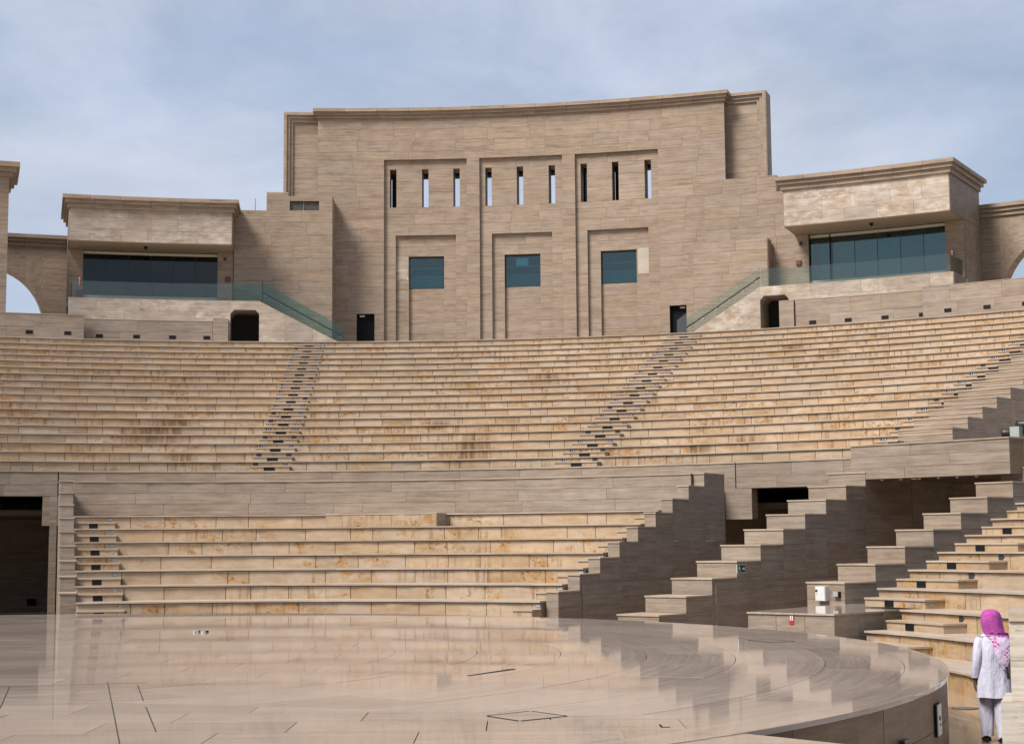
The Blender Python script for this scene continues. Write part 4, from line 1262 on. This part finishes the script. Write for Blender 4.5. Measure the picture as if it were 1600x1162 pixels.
# access panel and lamp on the stage's side wall
ap = thing('access_panel', P(SR, 112.1, -0.5, S), 'white metal access panel standing ajar on the curved stage side', 'panel')
ob('frame', MB().block(SR + 0.006, SR + 0.03, 111.75, 112.95, -0.67, -0.28, c=S, n=1), M['black'], ap)
ob('door', MB().block(SR + 0.031, SR + 0.042, 111.7, 112.8, -0.66, -0.29, c=S, n=1), M['white'], ap)
ob('handle', MB().block(SR + 0.043, SR + 0.055, 112.35, 112.45, -0.48, -0.43, c=S, n=1), M['dark_metal'], ap)
ob('keyhole', MB().block(SR + 0.043, SR + 0.05, 112.2, 112.26, -0.55, -0.52, c=S, n=1), M['dark_metal'], ap)
sl_ = thing('stage_lamp', P(SR, 119, -0.55, S), 'dark green round-topped lamp on the stage side at the bottom edge', 'lamp')
ob('housing', MB().block(SR + 0.004, SR + 0.07, 118.55, 119.5, -0.72, -0.54, c=S, n=2), M['lamp_green'], sl_)
ob('hood', MB().block(SR + 0.004, SR + 0.06, 118.65, 119.4, -0.539, -0.5, c=S, n=2), M['lamp_green'], sl_)
for zz_, lab in ((-0.28, 'upper black lamp on the far side of the stage wall by the pit'), (-0.72, 'lower black lamp on the far side of the stage wall by the pit')):
    o = thing('edge_lamp', P(SR, 100, zz_, S), lab, 'lamp')
    ob('housing', MB().block(SR + 0.006, SR + 0.06, 95.0, 95.6, zz_ - 0.09, zz_ + 0.09, c=S, n=1), M['black'], o)
    ob('bezel', MB().block(SR + 0.061, SR + 0.07, 95.1, 95.5, zz_ - 0.07, zz_ + 0.07, c=S, n=1), M['lens'], o)

def ngon(c, r, n, sy=1.0):
    return [(c[0] + r * math.cos(2 * math.pi * i / n), c[1] + r * sy * math.sin(2 * math.pi * i / n)) for i in range(n)]
dr = thing('floor_drain', (7.56, 27.43, FLOOR), 'round grey drain cover in the pit floor beside the man', 'drain cover')
ob('ring', MB().slab(ngon((7.56, 27.43), 0.23, 20), FLOOR + 0.001, FLOOR + 0.006), M['dark_metal'], dr)
ob('cover', MB().slab(ngon((7.56, 27.43), 0.2, 20), FLOOR + 0.0065, FLOOR + 0.011), M['drain'], dr)
def hatch(pts, lab, w=0.014):
    cx = sum(p[0] for p in pts) / 4; cy = sum(p[1] for p in pts) / 4
    h = thing('floor_hatch', (cx, cy, STAGE), lab, 'hatch')
    ob('cover', MB().slab([(cx + (x - cx) * 0.93, cy + (y - cy) * 0.93) for x, y in pts], STAGE + 0.0015, STAGE + 0.004), M['floor'], h)
    for q in range(4):
        a, b = Vector(pts[q]), Vector(pts[(q + 1) % 4])
        d = (b - a).normalized()
        m_ = Vector((-d.y, d.x)) * w
        a, b = a + d * w * 1.5, b - d * w * 1.5
        ob('frame_bar', MB().slab([tuple(a - m_), tuple(b - m_), tuple(b + m_ * 0.6), tuple(a + m_ * 0.6)], STAGE + 0.0014, STAGE + 0.0045), M['black'], h)
hatch([(-0.29, 16.75), (0.05, 16.25), (0.54, 16.66), (0.17, 17.19)], 'square stone floor hatch with a black frame on the near stage')
hatch([(4.2, 29.2), (4.55, 28.45), (4.95, 28.7), (4.6, 29.45)], 'small stone floor hatch far right on the stage near its edge')
cb = thing('cable_slot', (-0.3, 22.4, STAGE), 'black slanted slot cut in the middle of the stage floor', 'slot')
ob('slot_cover', MB().slab([(-0.64, 21.83), (-0.6, 21.8), (0.02, 22.85), (0.0, 22.92), (-0.1, 22.85)], STAGE + 0.0015, STAGE + 0.005), M['black'], cb)
ob('slot_edge', MB().slab([(-0.1, 22.87), (0.0, 22.93), (0.02, 22.96), (-0.1, 22.9)], STAGE + 0.0015, STAGE + 0.006), M['steel'], cb)
lm = thing('corner_mark', (1.41, 15.65, STAGE), 'small black L-shaped mark on the front right of the stage', 'mark')
ob('long_arm', MB().slab([(1.395, 15.6), (1.415, 15.6), (1.415, 15.85), (1.395, 15.85)], STAGE + 0.0015, STAGE + 0.004), M['black'], lm)
ob('short_arm', MB().slab([(1.416, 15.6), (1.48, 15.6), (1.48, 15.63), (1.416, 15.63)], STAGE + 0.0015, STAGE + 0.004), M['black'], lm)
# open joints in the near paving
for i, (a, b, lab) in enumerate((((-5.307, 21.278), (-3.529, 14.625), 'long open black joint running down the paving at the lower left'),
                                 ((-4.793, 20.755), (-4.249, 18.694), 'upper short open joint just right of the long joint'),
                                 ((-4.051, 17.952), (-3.408, 15.551), 'lower short open joint just right of the long joint, nearer the camera'),
                                 ((-6.408, 20.711), (-5.649, 17.935), 'slanted open joint at the very left edge of the paving'),
                                 ((-6.6, 20.66), (-4.756, 21.131), 'thin cross joint behind the long joint at the lower left'))):
    a, b = Vector(a), Vector(b)
    d = (b - a).normalized()
    n_ = Vector((-d.y, d.x)) * 0.006
    mb = MB().slab([tuple(a - n_), tuple(b - n_), tuple(b + n_), tuple(a + n_)], STAGE + 0.0014, STAGE + 0.003)
    tag(ob('open_joint', mb, M['groove']), lab, 'joint')
lt = thing('litter', (-6.4, 33.1, STAGE), 'crumpled black and white paper scraps lying at the back of the stage', 'litter')
random.seed(3)
for i in range(9):
    cx, cy = -6.43 + random.uniform(-0.16, 0.16), 33.15 + random.uniform(-0.25, 0.25)
    r = random.uniform(0.022, 0.042)
    mb = MB()
    n = 7
    b0 = len(mb.v)
    pts = [(cx + r * 1.2 * math.cos(a) * random.uniform(0.6, 1.2), cy + r * 1.3 * math.sin(a) * random.uniform(0.6, 1.2)) for a in [2 * math.pi * q / n for q in range(n)]]
    for x, y in pts: mb.v.append((x, y, STAGE + 0.003))
    for x, y in pts: mb.v.append((cx + (x - cx) * 0.6 + random.uniform(-.01, .01), cy + (y - cy) * 0.6, STAGE + random.uniform(0.02, 0.045)))
    mb.v.append((cx, cy, STAGE + 0.04))
    for q in range(n):
        w = (q + 1) % n
        mb.face((q, w, n + w, n + q), [(0, 0)] * 4)
        mb.face((n + q, n + w, 2 * n), [(0, 0)] * 3)
    ob('scrap', mb, M['black' if i % 3 else 'grey_box'], lt)

# near pillar at the right edge, in front of the man
pr = thing('stone_pier', (7.2, 20.6, FLOOR), 'pitted pale stone pier cut by the right edge, in front of the man', 'pier')
pd = Vector((0.34, 0.94, 0)).normalized()
pw_ = Vector((pd.y, -pd.x, 0))
def pbox(x, y, z, l, w, h):
    return MB().box((x, y, z), tuple(pw_ * w), tuple(pd * l), (0, 0, h))
ob('base_stone', pbox(6.06, 20.36, FLOOR, 1.3, 2.4, 0.8), M['pier'], pr)
for za, zb in ((-0.296, 0.2), (0.206, 0.68)):
    ob('stone', pbox(6.21, 20.4, za, 1.2, 2.3, zb - za), M['pier'], pr)
ob('cap_stone', pbox(6.2, 20.37, 0.688, 1.26, 2.34, 0.13), M['tread'], pr)

# ------------------------------------------------------------------ the man in the white tunic, seen from behind
man = thing('person', (6.69, 22.75, FLOOR), 'man in white tunic and pink headscarf walking away beside the stage', 'person')
mx0, my0, mz0 = 6.69, 22.75, FLOOR
ORG[man.name] = Vector((mx0, my0, mz0))
skin = plain('brown_skin', (0.13, 0.07, 0.045), 0.55)
def cloth(name, col, fold=0.9):
    m, nt, b = new_mat(name)
    tcn = N(nt, 'ShaderNodeTexCoord').outputs['Object']
    f = noise(nt, tcn, (6, 6, 1.6), 1.0, 4, 0.55)
    f2 = noise(nt, tcn, (160, 160, 160), 1.0, 2)
    c = mixc(nt, f, [x * 0.9 for x in col], col)
    nt.links.new(c, b.inputs['Base Color'])
    b.inputs['Roughness'].default_value = 0.85
    h = mathn(nt, 'ADD', f, mathn(nt, 'MULTIPLY', f2, 0.05))
    bp = N(nt, 'ShaderNodeBump', {'Height': h, 'Strength': fold, 'Distance': 0.1})
    nt.links.new(bp.outputs['Normal'], b.inputs['Normal'])
    return m
white_cloth = cloth('white_cotton', (0.49, 0.49, 0.6))
trouser_cloth = cloth('pale_trouser_cotton', (0.47, 0.47, 0.58))
def scarf_mat():
    m, nt, b = new_mat('pink_checked_scarf')
    tcn = N(nt, 'ShaderNodeTexCoord').outputs['Object']
    ck = N(nt, 'ShaderNodeTexChecker', {'Vector': tcn, 'Color1': (0.28, 0.015, 0.17, 1), 'Color2': (0.31, 0.07, 0.28, 1), 'Scale': 60.0})
    z = N(nt, 'ShaderNodeSeparateXYZ', {'Vector': tcn}).outputs['Z']
    pn = noise(nt, tcn, (9, 9, 6), 1.0, 4, 0.6)
    big = N(nt, 'ShaderNodeTexChecker', {'Vector': tcn, 'Color1': (0.42, 0.03, 0.2, 1), 'Color2': (0.5, 0.4, 0.56, 1), 'Scale': 34.0}).outputs['Color']
    c0_ = mixc(nt, rng(nt, z, 1.47, 1.42), ck.outputs['Color'], big)
    f = mathn(nt, 'MULTIPLY', rng(nt, z, 1.50, 1.46), rng(nt, pn, 0.44, 0.54))
    c = mixc(nt, f, c0_, (0.5, 0.44, 0.58))
    nt.links.new(c, b.inputs['Base Color'])
    b.inputs['Roughness'].default_value = 0.9
    bp = N(nt, 'ShaderNodeBump', {'Height': noise(nt, tcn, (12, 12, 8), 1.0, 4), 'Strength': 0.8, 'Distance': 0.03})
    nt.links.new(bp.outputs['Normal'], b.inputs['Normal'])
    return m
scarf = scarf_mat()
shoe_m = plain('dark_leather', (0.02, 0.014, 0.012), 0.5)

# one continuous body: joints, radii and a skin modifier
J, E_, RD = [], [], []
def joint(p, r, parent=None):
    J.append(p)
    RD.append(r)
    i = len(J) - 1
    if parent is not None: E_.append((parent, i))
    return i
pel = joint((0, 0, 0.97), 0.13)
sp1 = joint((0, 0.01, 1.13), 0.125, pel)
sp2 = joint((0, 0.01, 1.32), 0.135, sp1)
nk = joint((0, 0.01, 1.50), 0.06, sp2)
hd1 = joint((-0.005, 0.035, 1.60), 0.085, nk)
hd2 = joint((-0.01, 0.04, 1.70), 0.095, hd1)
joint((-0.01, 0.03, 1.78), 0.06, hd2)
joint((-0.035, 0.135, 1.655), 0.018, hd1)                    # nose side of the face, turned away
for sx_, fwd, kn in ((-1, 0.15, 0.06), (1, -0.1, 0.02)):
    hp = joint((sx_ * 0.095, 0.0, 0.90), 0.095, pel)
    kk = joint((sx_ * 0.08, fwd * 0.6 + kn, 0.50), 0.062, hp)
    an = joint((sx_ * 0.076, fwd, 0.09), 0.042, kk)
    to = joint((sx_ * 0.085, fwd + 0.14, 0.04), 0.034, an)
    sh = joint((sx_ * 0.17, 0.01, 1.42), 0.065, sp2)
    el = joint((sx_ * 0.235, -0.03, 1.14), 0.044, sh)
    wr = joint((sx_ * 0.25, 0.03, 0.90), 0.03, el)
    pm = joint((sx_ * 0.25, 0.055, 0.82), 0.034, wr)
    for fi in range(4):
        y0 = 0.03 + fi * 0.02
        a = joint((sx_ * 0.25, y0, 0.775), 0.0105, pm)
        ln = (0.034, 0.04, 0.042, 0.036)[fi]
        b = joint((sx_ * 0.243, y0 + 0.006, 0.775 - ln), 0.0095, a)
        joint((sx_ * 0.228, y0 + 0.012, 0.775 - ln * 1.75), 0.008, b)
    a = joint((sx_ * 0.235, 0.095, 0.825), 0.012, pm)
    joint((sx_ * 0.225, 0.115, 0.785), 0.0095, a)
me = bpy.data.meshes.new('body')
me.from_pydata(J, E_, [])
body = bpy.data.objects.new('body', me)
coll.objects.link(body)
body.parent = man
sk = body.modifiers.new('skin', 'SKIN')
for i, r in enumerate(RD):
    me.skin_vertices[0].data[i].radius = (r, r)
me.skin_vertices[0].data[0].use_root = True
sk.use_smooth_shade = True
ss = body.modifiers.new('smooth', 'SUBSURF')
ss.levels = 1
ss.render_levels = 1
me.materials.append(skin)

def loft(name, rings, mat, n=28, caps=(True, True), fold=0.0, fn=7, seed=0):
    """rings: (cx, cy, z, rx, ry); folds are ripples round the ring growing with the ring index"""
    mb = MB()
    rnd = random.Random(seed)
    ph = [rnd.uniform(0, 6.28) for _ in range(4)]
    for ri, (cx, cy, z, rx, ry) in enumerate(rings):
        k = ri / (len(rings) - 1)
        for i in range(n):
            a = 2 * math.pi * i / n
            f = 1 + fold * k * (math.sin(fn * a + ph[0]) + 0.6 * math.sin((fn + 4) * a + ph[1] + k * 2)) + fold * 0.4 * math.sin(3 * a + ph[2] + 9 * k)
            zz = z + (fold * 0.12 * math.sin(5 * a + ph[3]) if ri == len(rings) - 1 else 0)
            mb.v.append((mx0 + cx + rx * f * math.cos(a), my0 + cy + ry * f * math.sin(a), mz0 + zz))
    for ri in range(len(rings) - 1):
        for i in range(n):
            j = (i + 1) % n
            mb.face((ri * n + i, ri * n + j, ri * n + n + j, ri * n + n + i), [(0, 0)] * 4)
    if caps[0]: mb.face(tuple(range(n)), [(0, 0)] * n)
    if caps[1]:
        e = (len(rings) - 1) * n
        mb.face(tuple(e + i for i in reversed(range(n))), [(0, 0)] * n)
    o = ob(name, mb, mat, man, smooth=True)
    sb = o.modifiers.new('smooth', 'SUBSURF')
    sb.levels = sb.render_levels = 1
    return o
loft('tunic', [(0, 0.0, 1.54, 0.075, 0.07), (0, 0.0, 1.515, 0.11, 0.09), (0, 0, 1.47, 0.18, 0.115), (0, 0, 1.40, 0.222, 0.135), (0, 0, 1.28, 0.22, 0.15), (0, 0, 1.15, 0.208, 0.15),
               (0, 0, 1.02, 0.215, 0.16), (0.005, 0, 0.9, 0.228, 0.17), (0.01, 0, 0.78, 0.238, 0.178), (0.01, 0, 0.63, 0.25, 0.186)], white_cloth, fold=0.045, fn=6, caps=(False, False), seed=4)
for sx_, fwd, kn in ((-1, 0.15, 0.06), (1, -0.1, 0.02)):
    loft('sleeve', [(sx_ * 0.15, 0.01, 1.47, 0.06, 0.075), (sx_ * 0.185, 0.005, 1.42, 0.075, 0.085), (sx_ * 0.215, -0.015, 1.28, 0.072, 0.08), (sx_ * 0.235, -0.03, 1.14, 0.066, 0.072), (sx_ * 0.245, 0.0, 1.02, 0.06, 0.064), (sx_ * 0.25, 0.025, 0.91, 0.052, 0.055)],
         white_cloth, n=18, fold=0.05, fn=5, caps=(True, False), seed=sx_ + 9)
    loft('trouser_leg', [(sx_ * 0.085, 0.0, 0.86, 0.125, 0.13), (sx_ * 0.085, fwd * 0.3 + kn * 0.5, 0.68, 0.125, 0.13), (sx_ * 0.08, fwd * 0.6 + kn * 0.8, 0.5, 0.115, 0.12), (sx_ * 0.078, fwd * 0.8 + kn * 0.4, 0.32, 0.102, 0.11), (sx_ * 0.076, fwd * 0.95, 0.17, 0.09, 0.1), (sx_ * 0.075, fwd, 0.09, 0.086, 0.095)],
         trouser_cloth, n=18, fold=0.07, fn=4, caps=(True, False), seed=sx_ + 21)
    mb = MB()
    n = 14
    secs = [(-0.075, 0.03, 0.055), (-0.05, 0.042, 0.085), (0.02, 0.045, 0.09), (0.1, 0.05, 0.065), (0.16, 0.046, 0.05), (0.2, 0.025, 0.035)]
    for y_, hw, h_ in secs:
        for i in range(n):
            a = 2 * math.pi * i / n
            zz = max(0.004, h_ * 0.5 + h_ * 0.5 * math.sin(a))
            mb.v.append((mx0 + sx_ * 0.08 + hw * math.cos(a), my0 + fwd + y_, mz0 + zz))
    for r_ in range(len(secs) - 1):
        for i in range(n):
            j = (i + 1) % n
            mb.face((r_ * n + i, r_ * n + j, r_ * n + n + j, r_ * n + n + i), [(0, 0)] * 4)
    mb.face(tuple(range(n)), [(0, 0)] * n)
    mb.face(tuple((len(secs) - 1) * n + i for i in reversed(range(n))), [(0, 0)] * n)
    ob('shoe', mb, shoe_m, man, smooth=True)
loft('headscarf', [(-0.01, 0.02, 1.835, 0.03, 0.04), (-0.01, 0.02, 1.828, 0.085, 0.1), (-0.01, 0.02, 1.795, 0.125, 0.138), (-0.012, 0.015, 1.73, 0.145, 0.155), (-0.01, 0.005, 1.64, 0.15, 0.155), (0.005, -0.01, 1.56, 0.145, 0.145), (0.03, -0.03, 1.49, 0.15, 0.13), (0.045, -0.045, 1.43, 0.15, 0.125)],
     scarf, n=32, fold=0.06, fn=5, caps=(True, False), seed=12)
loft('scarf_tail', [(0.06, -0.115, 1.52, 0.13, 0.05), (0.075, -0.15, 1.42, 0.135, 0.045), (0.085, -0.17, 1.3, 0.12, 0.04), (0.09, -0.175, 1.18, 0.105, 0.034), (0.1, -0.175, 1.09, 0.065, 0.024), (0.1, -0.172, 1.03, 0.02, 0.012)],
     scarf, n=24, fold=0.16, fn=5, seed=15)
loft('scarf_roll', [(-0.12, -0.06, 1.475, 0.02, 0.02), (-0.05, -0.125, 1.49, 0.035, 0.03), (0.05, -0.15, 1.5, 0.05, 0.03), (0.14, -0.11, 1.505, 0.03, 0.03)], white_cloth, n=14, fold=0.1, seed=17)
loft('tassel', [(0.125, -0.2, 1.06, 0.012, 0.01), (0.13, -0.2, 1.0, 0.022, 0.016), (0.14, -0.2, 0.92, 0.028, 0.018), (0.145, -0.2, 0.885, 0.02, 0.014)], shoe_m, n=10)
loft('cuff', [(-0.25, 0.024, 0.925, 0.054, 0.057), (-0.25, 0.03, 0.895, 0.054, 0.057)], white_cloth, n=18, caps=(False, False))
